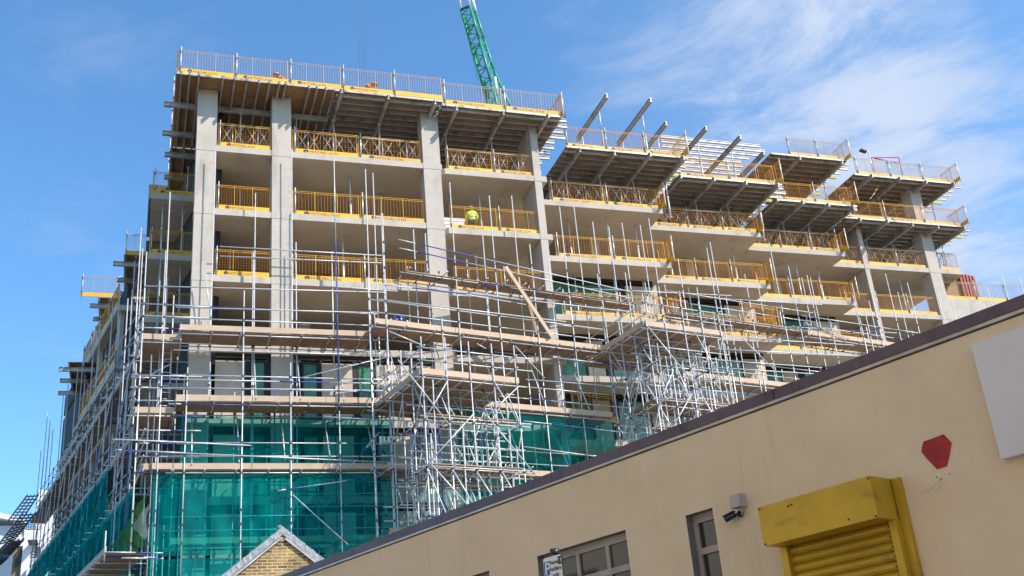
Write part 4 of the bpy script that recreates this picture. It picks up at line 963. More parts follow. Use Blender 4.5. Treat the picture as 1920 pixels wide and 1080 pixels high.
# roller shutter
sh = MB(); sh.box(FW, 2.81, 3.838, -.302, -.001, 3.022, 3.322); sh = sh.build('roller_shutter', [SHUT], cb)
m = MB(); zt = 3.02; k = 0
while zt > .15:                                # curved slats
    n = 6; h = .062
    for j in range(n):
        t0, t1 = j / n, (j + 1) / n
        y0, y1 = -.055 - .016 * math.sin(math.pi * t0), -.055 - .016 * math.sin(math.pi * t1)
        m.quad([FW.P(2.865, y0, zt - h * t0), FW.P(3.785, y0, zt - h * t0), FW.P(3.785, y1, zt - h * t1), FW.P(2.865, y1, zt - h * t1)][::-1], 0, True)
    m.quad([FW.P(2.865, -.055, zt - h), FW.P(3.785, -.055, zt - h), FW.P(3.785, -.045, zt - h - .007), FW.P(2.865, -.045, zt - h - .007)][::-1], 0)
    zt -= .069
m.build('slat_curtain', [SHUT], sh)
m = MB(); m.box(FW, 2.80, 2.863, -.105, -.001, .13, 3.021); m.build('guide_rail', [SHUT], sh)
m = MB(); m.box(FW, 2.782, 2.799, -.08, -.001, .13, 3.0); m.build('guide_edge', [DKRED], sh)
m = MB(); m.box(FW, 3.787, 3.845, -.105, -.001, .13, 3.021); m.box(FW, 3.846, 3.905, -.045, -.001, .13, 3.318); m.build('guide_rail', [SHUT], sh)
m = MB()
for (a, z) in ((2.825, 3.305), (3.825, 3.305), (2.825, 3.035), (3.825, 3.035), (3.1, 3.27), (3.13, 3.272), (3.60, 3.06)): m.box(FW, a - .006, a + .006, -.309, -.3025, z - .006, z + .006)
for k in range(12): m.tube(FW.P(3.757, -.078, 2.985 - .069 * k), FW.P(3.757, -.067, 2.985 - .069 * k), .006)
tag(m.build('rivet', [BLACKP], sh), kind='stuff')
# red painted patch and loose wires on the wall
pts = [FW.px(1400 + x / 3.6, 780 + y / 3.6, 0) for x, y in ((1330, 122), (1385, 180), (1371, 268), (1354, 340), (1318, 350), (1286, 360), (1250, 322), (1215, 285), (1182, 243), (1184, 210), (1196, 172), (1240, 158))]
m = MB(); q = [FW.P(a, -.004, z) for a, z in pts]; m.quad(q[::-1]); tagp = m.build('painted_patch', [RED], cb)
m = MB()
for (x, y) in ((1770, 820), (1768, 838), (1760, 856)):
    a, z = FW.px(x, y, 0); m.tube(FW.P(a, -.008, z), FW.P(a, -.002, z), .005)
for (x, y) in ((1757, 895), (1781, 889), (1765, 898)):
    a, z = FW.px(x, y, 0); m.tube(FW.P(a, -.004, z), FW.P(a, -.001, z), .0045)
m.build('screw_hole', [BLACKP], cb)
m = MB(); prev = None
for (x, y, b) in ((1765, 898, -.01), (1763, 906, -.04), (1758, 912, -.05), (1753, 916, -.05), (1745, 919, -.05), (1734, 924, -.04)):
    a, z = FW.px(x, y, 0); p = FW.P(a, b, z)
    if prev is not None: m.tube(prev, p, .0015, 0, 4)
    prev = p
prev = None
for (x, y, b) in ((1765, 898, -.01), (1770, 908, -.04), (1768, 917, -.05), (1761, 921, -.05), (1755, 917, -.05), (1748, 924, -.05)):
    a, z = FW.px(x, y, 0); p = FW.P(a, b, z)
    if prev is not None: m.tube(prev, p, .0015, 0, 4)
    prev = p
tag(m.build('loose_wire', [GREYP], None, FW.P(4.2, -.02, 3.4)), 'thin loose wires dangling from the cream wall below the red patch', 'wire')
# white board
a, z1 = FW.px(1818, 648, -.07); _, z0 = FW.px(1878, 861, -.07)
m = MB(); m.box(FW, a + .01, 6.4, -.07, -.002, z0, z1); tag(m.build('sign_board', [WHITE], None, FW.P(5, -.03, 3.6)), 'blank off white board fixed to the cream wall at the right edge', 'board')
# junction box and camera
jb = MB(); a, z = FW.px(1377, 939, -.09); jb.box(FW, a - .05, a + .05, -.09, -.001, z - .05, z + .05)
jb.box(FW, a - .054, a + .054, -.075, -.06, z - .054, z + .054)
jb = tag(jb.build('junction_box', [GREYP], None, FW.P(a, -.04, z)), 'small grey junction box on the cream wall above the security camera', 'box')
m = MB(); m.tube(FW.P(a + .02, -.04, z - .12), FW.P(a + .02, -.04, z - .055), .006); m.build('cable', [GREYP], jb, None)
a, z = FW.px(1383, 963, -.05); c = thing('security_camera', FW.P(a, 0, z), 'black bullet security camera pointing left below the grey junction box', 'camera')
m = MB(); m.tube(FW.P(a, -.001, z), FW.P(a, -.03, z), .026, 0, 14); m.build('mount', [BLACKP], c)
m = MB(); m.tube(FW.P(a, -.03, z), FW.P(a - .034, -.055, z - .005), .010, 0, 8); m.build('arm', [BLACKP], c)
m = MB(); p = FW.P(a - .028, -.055, z - .002); d = FW.dirv(-.085, -.022, -.024); m.tube(p, p + d, .025, 0, 14, .027); m.bar(p + Vector((0, 0, .028)), p + d * 1.16 + Vector((0, 0, .028)), .05, .006); m.build('housing', [BLACKP], c)
m = MB(); m.tube(p + d * 1.0, p + d * 1.02, .018, 0, 12); m.build('lens', [GLASS], c)
m = MB(); m.tube(FW.P(a + .02, -.03, z + .02), FW.P(a + .06, -.02, z + .03), .004); m.build('cable', [GREYP], c)
# parking sign on its post
BS = -1.75
a0, z1 = FW.px(1017, 1047, BS); a1, z1b = FW.px(1053, 1038, BS); zt = max(z1, z1b)
ps = thing('parking_sign', FW.P((a0 + a1) / 2, BS, .13), 'white and blue permit parking sign on a grey post before the cream wall', 'sign')
w = a1 - a0
m = MB(); m.tube(FW.P((a0 + a1) / 2 - .01, BS + .04, .13), FW.P((a0 + a1) / 2 - .01, BS + .04, zt + .05), .03, 0, 10); m.tube(FW.P((a0 + a1) / 2 - .01, BS + .04, zt + .005), FW.P((a0 + a1) / 2 - .01, BS + .04, zt + .052), .036, 1, 10); m.build('post', [STEEL, BLACKP], ps)
def plate(x0, x1, y0, y1, b0, b1, r):
    m = MB(); pts = []
    for (cx_, cy_, t0) in ((x1 - r, y1 - r, 0), (x0 + r, y1 - r, 90), (x0 + r, y0 + r, 180), (x1 - r, y0 + r, 270)):
        for k in range(5): t_ = R(t0 + 22.5 * k); pts.append((cx_ + r * math.cos(t_), cy_ + r * math.sin(t_)))
    m.quad([FW.P(x, b0, y) for x, y in pts]); m.quad([FW.P(x, b1, y) for x, y in pts][::-1])
    for k in range(len(pts)): (x, y), (x2, y2) = pts[k], pts[(k + 1) % len(pts)]; m.quad([FW.P(x, b1, y), FW.P(x2, b1, y2), FW.P(x2, b0, y2), FW.P(x, b0, y)])
    return m
pl = plate(a0, a1, zt - .40, zt, BS, BS + .004, .02).build('plate', [BLACKP], ps)
plate(a0 + .006, a1 - .008, zt - .394, zt - .006, BS - .0015, BS - .0005, .018).build('plate_face', [SIGNW], pl)
m = MB(); m.box(FW, a0 + .012, a0 + .012 + w * .27, BS - .004, BS - .002, zt - .135, zt - .035); m.build('blue_square', [SIGNB], pl)
def wtext(s, size, a, z, m_, parent, b=BS - .006):
    me = text_mesh(s, size, m_, bold=size * .018); o = bpy.data.objects.new('lettering', me); COL.objects.link(o)
    o.parent = parent; base = ps.location if parent.parent is None else ps.location
    o.location = FW.P(a, b, z) - base; o.rotation_euler = (R(90), 0, FW.ang)
wtext('P', .125, a0 + .012 + w * .045, zt - .13, SIGNW, pl)
wtext('Permit', .042, a0 + w * .36, zt - .065, BLK, pl); wtext('holders', .042, a0 + w * .36, zt - .112, BLK, pl); wtext('only', .042, a0 + w * .47, zt - .158, BLK, pl)
m = MB(); xa, xb, za, zb = a0 + w * .80, a0 + w * .965, zt - .075, zt - .02
m.box(FW, xa, xb, BS - .004, BS - .002, za, zb)
m.build('zone_box', [BLK], pl); wtext('13', .042, xa + .002, za + .012, SIGNW, pl)
m = MB(); m.box(FW, a0 + .03, a0 + .06, BS - .004, BS - .002, zt - .22, zt - .19); m.box(FW, a0 + .045, a0 + .075, BS - .0055, BS - .0042, zt - .205, zt - .17, 1); m.build('phone_symbol', [BLK, GREEN], pl)

# ------------------------------------------------------------------ brick gable house
FG = Frame((-6.18, 27.31, 0), R(GYAW := 22.0))
hs = thing('brick_house', FG.P(0, 0, 0), 'yellow brick house with a pointed gable and grey lead verges', 'house')
RZ = 7.44; SLP = .80; HW = 3.0
m = MB(); ez = RZ - SLP * HW
m.quad([FG.P(-HW, 0, 0), FG.P(HW, 0, 0), FG.P(HW, 0, ez), FG.P(0, 0, RZ), FG.P(-HW, 0, ez)])
m.quad([FG.P(-HW, 7, 0), FG.P(-HW, 0, 0), FG.P(-HW, 0, ez), FG.P(-HW, 7, ez)]); m.quad([FG.P(HW, 0, 0), FG.P(HW, 7, 0), FG.P(HW, 7, ez), FG.P(HW, 0, ez)]); m.quad([FG.P(HW, 7, 0), FG.P(-HW, 7, 0), FG.P(-HW, 7, ez), FG.P(0, 7, RZ), FG.P(HW, 7, ez)])
w_ = m.build('wall', [BRICK], hs); 
for sgn in (-1, 1):
    m = MB(); t_ = .14
    p = [FG.P(sgn * .001, .12, RZ + .05), FG.P(sgn * (HW + .2), .12, ez - .2 * SLP + .05), FG.P(sgn * (HW + .2), 7, ez - .2 * SLP + .05), FG.P(sgn * .001, 7, RZ + .05)]
    m.hexa([*p, *[v + Vector((0, 0, t_)) for v in p]]); m.build('roof', [SLATE], hs)
    for (b0, b1, dz0, dz1) in ((-.04, .118, -.03, .17),):     # lead-dressed verge, slightly rippled
        m = MB(); n = 40
        for k in range(n):
            x0, x1 = sgn * (HW + .2) * k / n, sgn * (HW + .2) * (k + 1) / n
            j0, j1 = .006 * math.sin(k * 2.3) + random.uniform(-.003, .003), .006 * math.sin(k * 2.3 + 1.6) + random.uniform(-.003, .003)
            if k == 0: x0 = sgn * .0005
            za, zb = RZ - SLP * abs(x0), RZ - SLP * abs(x1)
            p = [FG.P(x0, b0 + j0, za + dz0), FG.P(x1, b0 + j1, zb + dz0), FG.P(x1, b1, zb + dz0), FG.P(x0, b1, za + dz0)]
            q_ = [FG.P(x0, b0 - j0 * .5, za + dz1 + j0), FG.P(x1, b0 - j1 * .5, zb + dz1 + j0), FG.P(x1, b1, zb + dz1 + j0), FG.P(x0, b1, za + dz1 + j0)]
            m.hexa(p + q_)
        m.build('lead_verge', [LEAD], hs)
    m = MB(); m.bar(FG.P(sgn * .06, -.035, RZ - .13), FG.P(sgn * HW, -.035, ez - .08), .06, .05); m.build('mortar_fillet', [TRIM], hs)
m = MB(); m.tube(FG.P(-.05, .03, RZ + .17), FG.P(-.05, .35, RZ + .23), .05, 0, 8); m.build('ridge_cap', [LEAD], hs)

# ------------------------------------------------------------------ white terraced building at the far left
FV = Frame((-30, 92, 0), R(20))
vb = thing('white_building', FV.P(-6, 0, 0), 'white stepped apartment block with dark slatted sunshades at the far left', 'building')
def vbox(x0, y0, x1, y1, b0, b1, m_, name, parent=vb, zb=None):
    a0, z1 = FV.px(x0, y0, b0); a1, _ = FV.px(x1, y0, b0); z0 = FV.px(x0, y1, b0)[1] if zb is None else zb
    m = MB(); m.box(FV, min(a0, a1), max(a0, a1), b0, b1, z0, z1); return m.build(name, [m_], parent)
vbox(73, 918, 175, 1000, 6, 14, BWHITE, 'upper_storey', zb=0.0)
vbox(67, 940, 170, 1000, 3, 5.9, BWHITE, 'middle_storey', zb=0.0)
vbox(46, 992, 160, 1080, 0, 2.9, BWHITE, 'lower_storey', zb=0.0)
vbox(52, 1046, 150, 1080, -3, -.1, BWHITE, 'terrace_wall', zb=0.0)
vbox(26, 1024, 45, 1080, .4, 6, BTAN, 'tan_wall', zb=0.0)
w_ = vbox(68, 1025, 76, 1046, -.15, -.02, DKMET, 'window', zb=None); w_ = vbox(30, 1035, 34, 1062, .2, .38, DKMET, 'window'); w_ = vbox(37, 1030, 41, 1055, .2, .38, DKMET, 'window')
vbox(52, 1012, 70, 1015, -1.6, -.05, DKMET, 'canopy')
for k, (x0, y0, x1, y1, b) in enumerate(((50, 984, 75, 992, 0), (58, 1035, 75, 1045, -3))):
    a0, z1 = FV.px(x0, y0, b); a1, z0 = FV.px(x1, y1, b); m = MB()
    for h in (0, .5, 1): m.tube(FV.P(a0, b, z0 + (z1 - z0) * h), FV.P(a1, b, z0 + (z1 - z0) * h), .035)
    for j in range(7): x = a0 + (a1 - a0) * j / 6; m.tube(FV.P(x, b, z0), FV.P(x, b, z1), .03)
    m.build('balcony_railing', [DKMET], vb)
def hp(x, y, z): r = ray(x, y); return CAM + r * ((z - CAM.z) / r.z)
for (q, z) in (([(51, 931), (72, 930), (38, 982), (13, 982)], 20.5), ([(42, 966), (66, 965), (30, 1010), (0, 1020)], 17.2), ([(18, 1016), (44, 1014), (20, 1040), (-12, 1046)], 13.8), ([(-2, 1046), (16, 1045), (2, 1058), (-20, 1060)], 12.0)):
    P4 = [hp(x, y, z) for x, y in q]; m = MB()
    for k in range(10):
        t_ = k / 9; m.bar(P4[0].lerp(P4[3], t_), P4[1].lerp(P4[2], t_), .075, .075)
    for s_ in (0, .33, .66, 1): m.bar(P4[0].lerp(P4[1], s_) + Vector((0, 0, .1)), P4[3].lerp(P4[2], s_) + Vector((0, 0, .1)), .07 if s_ in (0, 1) else .03, .08)
    m.build('sunshade', [DKMET], vb)
vb2 = thing('pale_building', FV.P(-22, 14, 0), 'pale building with a projecting eave, cut off by the left edge', 'building')
m = MB(); a1, z1 = FV.px(38, 975, 14); a0, _ = FV.px(-120, 975, 14); m.box(FV, a0, a1, 14.5, 30, 0, z1 - .4); m.build('wall', [BWHITE], vb2)
m = MB(); m.hexa([FV.P(a0, 13.6, z1 + 1.3), FV.P(a1 + .4, 13.6, z1 - .35), FV.P(a1 + .4, 30, z1 - .35), FV.P(a0, 30, z1 + 1.3), FV.P(a0, 13.6, z1 + 1.9), FV.P(a1 + .4, 13.6, z1 + .1), FV.P(a1 + .4, 30, z1 + .1), FV.P(a0, 30, z1 + 1.9)]); m.build('roof', [BWHITE], vb2)

# ------------------------------------------------------------------ crane behind the building
FC = Frame((0, 76, 0), 0)
cr_ = thing('tower_crane', FC.P(*FC.px(940, 230), 0) if False else Vector((FC.px(945, 260)[0], 76, 0)), 'green lattice crane jib with a white upper section, rising behind the top deck', 'crane')
def cpt(x, y, b): a, z = FC.px(x, y, b); return FC.P(a, b, z)
def seglist(pts, b):
    return [cpt(x, y, b) for x, y in pts]
Lc = [(857, -40), (864, 18), (883, 85), (905, 160), (922, 225)]; Mc = [(868, -40), (881, 11), (899, 75), (921, 155), (941, 225)]; Rc = [(872, -40), (892, 22), (908, 75), (927, 135), (969, 225)]
def interp(pts, t):
    t = t * (len(pts) - 1); k = min(int(t), len(pts) - 2); f = t - k
    return pts[k][0] + (pts[k + 1][0] - pts[k][0]) * f, pts[k][1] + (pts[k + 1][1] - pts[k][1]) * f
for pts, b, r in ((Lc, 0, .10), (Mc, -.9, .11), (Rc, .3, .11)):
    q = seglist(pts, b)
    for k in range(len(q) - 1):
        m = MB(); m.tube(q[k], q[k + 1], r, 0, 8); m.build('chord', [CWHITE if k == 0 else GREEN], cr_)
N = 22
for k in range(N):
    t0, t1 = .25 + .75 * k / N, .25 + .75 * (k + 1) / N
    A = cpt(*interp(Lc, t0), 0); B = cpt(*interp(Mc, t1), -.9); A2 = cpt(*interp(Mc, t0), -.9); B2 = cpt(*interp(Lc, t1), 0)
    m = MB(); m.tube(*((A, B) if k % 2 else (A2, B2)), .045, 0, 6)
    if k % 4 == 0: m.tube(A, A2, .05, 0, 6)
    m.build('lacing', [GREEN], cr_)
    if k % 2 == 0:
        m = MB(); m.tube(cpt(*interp(Mc, t0), -.9), cpt(*interp(Rc, t0), .3), .05, 0, 6)
        m.tube(cpt(*interp(Mc, t0), -.9), cpt(*interp(Rc, min(1, t1 + .02)), .3), .035, 0, 6); m.build('lacing', [GREEN], cr_)
        m = MB(); m.tube(cpt(*interp(Lc, t0), 0), cpt(*interp(Rc, t1), .3), .03, 0, 6); m.build('lacing', [GREEN], cr_)
for (t0, t1) in ((.3, .42), (.5, .62), (.72, .84), (.9, 1.0)):
    m = MB(); a_, b_ = cpt(*interp(Lc, t0), 0), cpt(*interp(Lc, t1), 0); o_ = Vector((.22, .1, 0)); m.bar(a_ + o_, b_ + o_, .18, .25); m.build('side_plate', [GREEN], cr_)
m = MB(); m.tube(cpt(928, 145, -.4), cpt(932, 178, -.4), .12, 0, 8); m.build('cylinder', [CWHITE], cr_)
m = MB(); m.bar(cpt(864, 18, 0), cpt(881, 11, -.9), .14, .14); m.build('joint_bar', [DKMET], cr_)
for x in (0, 1.0):
    m = MB(); m.tube(cpt(878, -40, .3) , cpt(902, 60, .3), .07, 0, 6); m.build('pendant', [CWHITE], cr_); break
bx = cpt(945, 225, 0)
for (dx, dy) in ((-.9, -.9), (.9, -.9), (.9, .9), (-.9, .9)):
    m = MB(); m.bar(Vector((bx.x + dx, 76 + dy, 0)), Vector((bx.x + dx, 76 + dy, bx.z)), .18, .18); m.build('mast_chord', [GREEN], cr_)
m = MB(); z = 0.5; k = 0
while z < bx.z - 1.8:
    for (s0, s1) in (((-.9, -.9), (.9, -.9)), ((.9, -.9), (.9, .9)), ((.9, .9), (-.9, .9)), ((-.9, .9), (-.9, -.9))):
        a_, b_ = (s0, s1) if k % 2 else (s1, s0); m.bar(Vector((bx.x + a_[0], 76 + a_[1], z)), Vector((bx.x + b_[0], 76 + b_[1], z + 1.8)), .08, .08)
    z += 1.8; k += 1
m.build('mast_lacing', [GREEN], cr_)
m = MB()
m.tube(cpt(864, 10, .0), cpt(905, 190, 0), .012, 0, 4); m.build('cable', [CABLE], cr_)
for x in (674, 680, 685):
    m = MB(); m.tube(cpt(x, -40, 0), cpt(x + 1, 170, 0), .010, 0, 4); m.build('hoist_rope', [CABLE], cr_)

# ------------------------------------------------------------------ people
def person(loc, rz, pose, label, cols, helmet, scale=1.0):
    """continuous skinned body; joints in local metres, x right, -y forward"""
    J, E, rad = pose
    me = bpy.data.meshes.new('body'); names = list(J); me.from_pydata([J[k] for k in names], [(names.index(a), names.index(b)) for a, b in E], [])
    ob = bpy.data.objects.new('person', me); COL.objects.link(ob)
    md = ob.modifiers.new('skin', 'SKIN'); md.use_smooth_shade = True
    for i, k in enumerate(names): me.skin_vertices[0].data[i].radius = rad[k] if isinstance(rad[k], tuple) else (rad[k], rad[k])
    me.skin_vertices[0].data[names.index('pelvis')].use_root = True
    ob.modifiers.new('sub', 'SUBSURF').levels = 2
    bpy.context.view_layer.update()
    nm = bpy.data.meshes.new_from_object(ob.evaluated_get(bpy.context.evaluated_depsgraph_get()))
    bpy.data.objects.remove(ob); nm.materials.clear()
    for m_ in cols: nm.materials.append(m_)          # skin, jacket, trousers, boots, tape
    segs = [(Vector(J[a]), Vector(J[b]), a, b) for a, b in E]
    for f in nm.polygons:
        c_ = f.center; best = min(segs, key=lambda s: (lambda d, t: (c_ - (s[0] + d * t)).length)(s[1] - s[0], max(0, min(1, (c_ - s[0]).dot(s[1] - s[0]) / max(1e-6, (s[1] - s[0]).length_squared)))))
        n_ = best[3]
        if n_ in ('head', 'crown', 'nose') or 'hand' in n_ or 'finger' in n_ or 'thumb' in n_: k = 0
        elif n_ in ('knee_l', 'knee_r', 'ankle_l', 'ankle_r', 'hip_l', 'hip_r'): k = 2
        elif 'toe' in n_: k = 3
        else: k = 1
        f.material_index = k; f.use_smooth = True
    o = bpy.data.objects.new('person', nm); COL.objects.link(o); o.location = loc; o.rotation_euler = (0, 0, rz); o.scale = (scale,) * 3
    tag(o, label, 'person', None)
    h = MB(); hc = Vector(J['crown']); n = 12
    dome = []
    for i in range(5):
        ph = R(90) * i / 4; dome.append([hc + Vector((.125 * math.cos(ph) * math.cos(2 * math.pi * k / n), .145 * math.cos(ph) * math.sin(2 * math.pi * k / n), -.035 + .13 * math.sin(ph))) for k in range(n)])
    for i in range(4):
        for k in range(n): h.quad([dome[i][k], dome[i][(k + 1) % n], dome[i + 1][(k + 1) % n], dome[i + 1][k]], 0, True)
    L_ = Frame((0, 0, 0), 0); h.poly([(hc.x + .15 * math.cos(2 * math.pi * k / n), hc.y - .02 + .18 * math.sin(2 * math.pi * k / n)) for k in range(n)], hc.z - .045, hc.z - .03, 0)
    me2 = h.mesh('helmet', [helmet]); child('helmet', me2, o)
    v = MB()                                            # silver tape round the jacket
    ch, pe = Vector(J['chest']), Vector(J['pelvis'])
    for t_ in (.25, .62):
        c_ = pe.lerp(ch, t_); ax = (ch - pe).normalized(); x_ = Vector((1, 0, 0)); y_ = ax.cross(x_)
        rr = .19 + .02 * t_
        for k in range(16):
            a_, b_ = 2 * math.pi * k / 16, 2 * math.pi * (k + 1) / 16
            p0 = c_ + x_ * rr * math.cos(a_) + y_ * rr * .8 * math.sin(a_); p1 = c_ + x_ * rr * math.cos(b_) + y_ * rr * .8 * math.sin(b_)
            v.quad([p0 - ax * .028, p1 - ax * .028, p1 + ax * .028, p0 + ax * .028], 0, True)
    child('reflective_tape', v.mesh('reflective_tape', [SILV]), o)
    return o
EDG = [('pelvis', 'spine'), ('spine', 'chest'), ('chest', 'neck'), ('neck', 'head'), ('head', 'crown'), ('head', 'nose'), ('chest', 'sho_l'), ('sho_l', 'elb_l'), ('elb_l', 'wri_l'), ('wri_l', 'hand_l'), ('chest', 'sho_r'), ('sho_r', 'elb_r'), ('elb_r', 'wri_r'), ('wri_r', 'hand_r'),
       ('pelvis', 'hip_l'), ('hip_l', 'knee_l'), ('knee_l', 'ankle_l'), ('ankle_l', 'toe_l'), ('pelvis', 'hip_r'), ('hip_r', 'knee_r'), ('knee_r', 'ankle_r'), ('ankle_r', 'toe_r')]
RAD = dict(pelvis=(.16, .13), spine=(.165, .125), chest=(.18, .14), neck=.062, head=.088, crown=.085, nose=.022, hip_l=.10, hip_r=.10, knee_l=.07, knee_r=.07, ankle_l=.055, ankle_r=.055, toe_l=.045, toe_r=.045)
for s_ in 'lr': RAD.update({'sho_' + s_: .078, 'elb_' + s_: .058, 'wri_' + s_: .042, 'hand_' + s_: .036})
def fingers(J, s):
    """five short finger chains rooted in each palm"""
    E2 = []; h = Vector(J['hand_' + s]); w = Vector(J['wri_' + s]); d = (h - w).normalized(); sx_ = d.cross(Vector((0, 1, .2))).normalized()
    for k in range(4):
        a = h + d * .03 + sx_ * (.024 * (k - 1.5)); b = a + d * (.045 - .006 * abs(k - 1.2)) + Vector((0, -.012, -.01)); nm = f'finger{k}_{s}'
        J[nm + 'a'] = tuple(a); J[nm] = tuple(b); RAD[nm + 'a'] = .010; RAD[nm] = .008; E2 += [('hand_' + s, nm + 'a'), (nm + 'a', nm)]
    t = w.lerp(h, .5) + sx_ * .04; J['thumb_' + s] = tuple(t + d * .035); RAD['thumb_' + s] = .010; E2 += [('wri_' + s, 'thumb_' + s)]
    return E2
def stand_pose():
    J = dict(pelvis=(0, 0, .95), spine=(0, .01, 1.13), chest=(0, .0, 1.36), neck=(0, -.01, 1.50), head=(0, -.03, 1.62), crown=(0, -.025, 1.70), nose=(0, -.13, 1.61))
    for s, x in (('l', -1), ('r', 1)):
        J.update({'hip_' + s: (x * .10, 0, .90), 'knee_' + s: (x * .12, -.02, .50), 'ankle_' + s: (x * .13, .03, .10), 'toe_' + s: (x * .15, -.13, .045), 'sho_' + s: (x * .19, 0, 1.40), 'elb_' + s: (x * .27, -.02, 1.13), 'wri_' + s: (x * .22, -.22, 1.02), 'hand_' + s: (x * .19, -.29, 1.01)})
    return J, EDG + fingers(J, 'l') + fingers(J, 'r'), RAD
def crouch_pose(lean=.35):
    J = dict(pelvis=(0, .12, .42), spine=(0, .04, .58), chest=(0, -.14, .76), neck=(0, -.27, .83), head=(0, -.36, .86), crown=(0, -.42, .93), nose=(0, -.45, .80))
    for s, x in (('l', -1), ('r', 1)):
        J.update({'hip_' + s: (x * .11, .10, .38), 'knee_' + s: (x * .17, -.22, .36 if s == 'l' else .12), 'ankle_' + s: (x * .15, .05 if s == 'l' else .28, .09), 'toe_' + s: (x * .16, -.11 if s == 'l' else .34, .04), 'sho_' + s: (x * .19, -.17, .76), 'elb_' + s: (x * .25, -.33, .53), 'wri_' + s: (x * .16, -.48, .38), 'hand_' + s: (x * .14, -.53, .33)})
    return J, EDG + fingers(J, 'l') + fingers(J, 'r'), RAD
a, z = FA.px(884, 400, 1.35)
person(FA.P(a, 1.35, LV[8] + .004), YA + R(165), stand_pose(), 'worker in a yellow hi-vis jacket standing behind the barrier on the second-highest floor', [SKIN, HIVY, TROU, BOOT], HELM)
a, z = FA.px(531, 150, .3); person(FA.P(a, -.1, 30.48), YA + R(-60), crouch_pose(), 'worker in orange crouching on the top deck, the left one of two', [SKIN, HIVO, HIVO, BOOT], HELO, 1.0)
a, z = FA.px(680, 160, .2); person(FA.P(a, -.15, 30.48), YA + R(70), crouch_pose(), 'worker in orange crouching on the top deck, the right one of two', [SKIN, HIVO, HIVO, BOOT], HELO, 1.05)

# ------------------------------------------------------------------ small things on the site
def ladder(fr, a, b, z0, z1, w, label, lean=0.0, m_=ALU):
    t = thing('ladder', fr.P(a, b, z0), label, 'ladder')
    for s_ in (0, w):
        m = MB(); m.bar(fr.P(a + s_, b, z0), fr.P(a + s_ * .92 + .04 * w, b + lean, z1), .03, .06); m.build('stile', [m_], t)
    z = z0 + .25
    while z < z1 - .1:
        f = (z - z0) / (z1 - z0); m = MB(); m.tube(fr.P(a, b + lean * f, z), fr.P(a + w, b + lean * f, z), .017); m.build('rung', [m_], t); z += .28
    return t
a, z = FA.px(563, 590, .9)
t = ladder(FA, a, .9, LV[6], LV[6] + 1.5, .45, 'aluminium step ladder standing on the fourth open floor behind the rails', .35)
m = MB(); m.box(FA, a - .03, a + .48, 1.2, 1.45, LV[6] + 1.5, LV[6] + 1.54); m.build('platform', [ALU], t)
for s_ in (0, .45):
    m = MB(); m.bar(FA.P(a + s_, 1.75, LV[6]), FA.P(a + s_, 1.35, LV[6] + 1.49), .03, .05); m.build('rear_leg', [ALU], t)
a, z = FA.px(293, 780, -.4)
ladder(FA, a, -.4, 15.05, 18.6, .45, 'tall access ladder inside the corner scaffold bay', .3, STEEL)
a, z = FB.px(948, 500, -.12); a1, z1 = FB.px(1034, 630, -.12)
m = MB(); m.bar(FB.P(a, -.12, z), FB.P(a1, -.12, z1), .05, .17); tag(m.build('timber_plank', [TOE], None, FB.P(a1, -.12, z1)), 'long loose timber plank leaning diagonally against the middle scaffold', 'plank')
m = MB(); a, z = FB.px(985, 545, .5); a1, z1 = FB.px(1008, 628, .5); m.bar(FB.P(a, .5, z), FB.P(a1, .5, z1), .04, .15); tag(m.build('timber_plank', [BOARD], None, FB.P(a1, .5, z1)), 'thin dark plank leaning behind the long loose plank', 'plank')
def pile(fr, a0, a1, b, z, n, label, h=.35):
    m = MB(); rr = random.Random(5)
    for k in range(n):
        x = rr.uniform(a0, a1); f = 1 - abs((x - (a0 + a1) / 2) / ((a1 - a0) / 2)) ** 2; y = rr.uniform(0, h * f + .05); c_ = fr.P(x, b + rr.uniform(-.12, .12), z + .04 + y)
        d = Vector((rr.uniform(-1, 1), rr.uniform(-1, 1), rr.uniform(-1, 1))).normalized() * .055
        m.tube(c_ - d, c_ + d, .04, 0 if rr.random() < .75 else 1, 6)
    return tag(m.build('coupler_heap', [BLUE, STEEL], None, fr.P((a0 + a1) / 2, b, z)), label, 'couplers', None, 'stuff')
a0, _ = FB.px(722, 600, .3); a1, _ = FB.px(772, 604, .3); pile(FB, a0, a1, .25, 18.4, 150, 'heap of blue scaffold couplers on the middle platform', .5)
a0, _ = FA.px(340, 612, -1.2); a1, _ = FA.px(374, 614, -1.2); pile(FA, a0 + .05, a1, -1.2, 18.26, 40, 'small heap of blue couplers beside the corner column platform', .16)
m = MB(); a, z = FA.px(377, 612, -1.2); m.tube(FA.P(a, -1.2, 18.25), FA.P(a, -1.2, 18.8), .024, 0); m.tube(FA.P(a - .75, -1.2, 18.25), FA.P(a - .75, -1.2, 18.8), .024, 0); tag(m.build('coupler_rack', [BLUE], None, FA.P(a, -1.2, 18.25)), 'two short blue tubes standing by the small coupler heap', 'tube')
a, z = FA.px(850, 415, 1.3)
for k in range(5):
    m = MB(); m.box(FA, a - .55, a + .5 - .03 * (k % 2), 1.1, 1.9, 24.51 + .19 * k, 24.51 + .19 * k + .16)
    tag(m.build('concrete_block', [BWHITE], None, FA.P(a, 1.3, 24.5 + .19 * k)), f'pale flat block stacked left of the worker in yellow, {ORD[k]} from the bottom', 'block', 'pale blocks in a low stack')
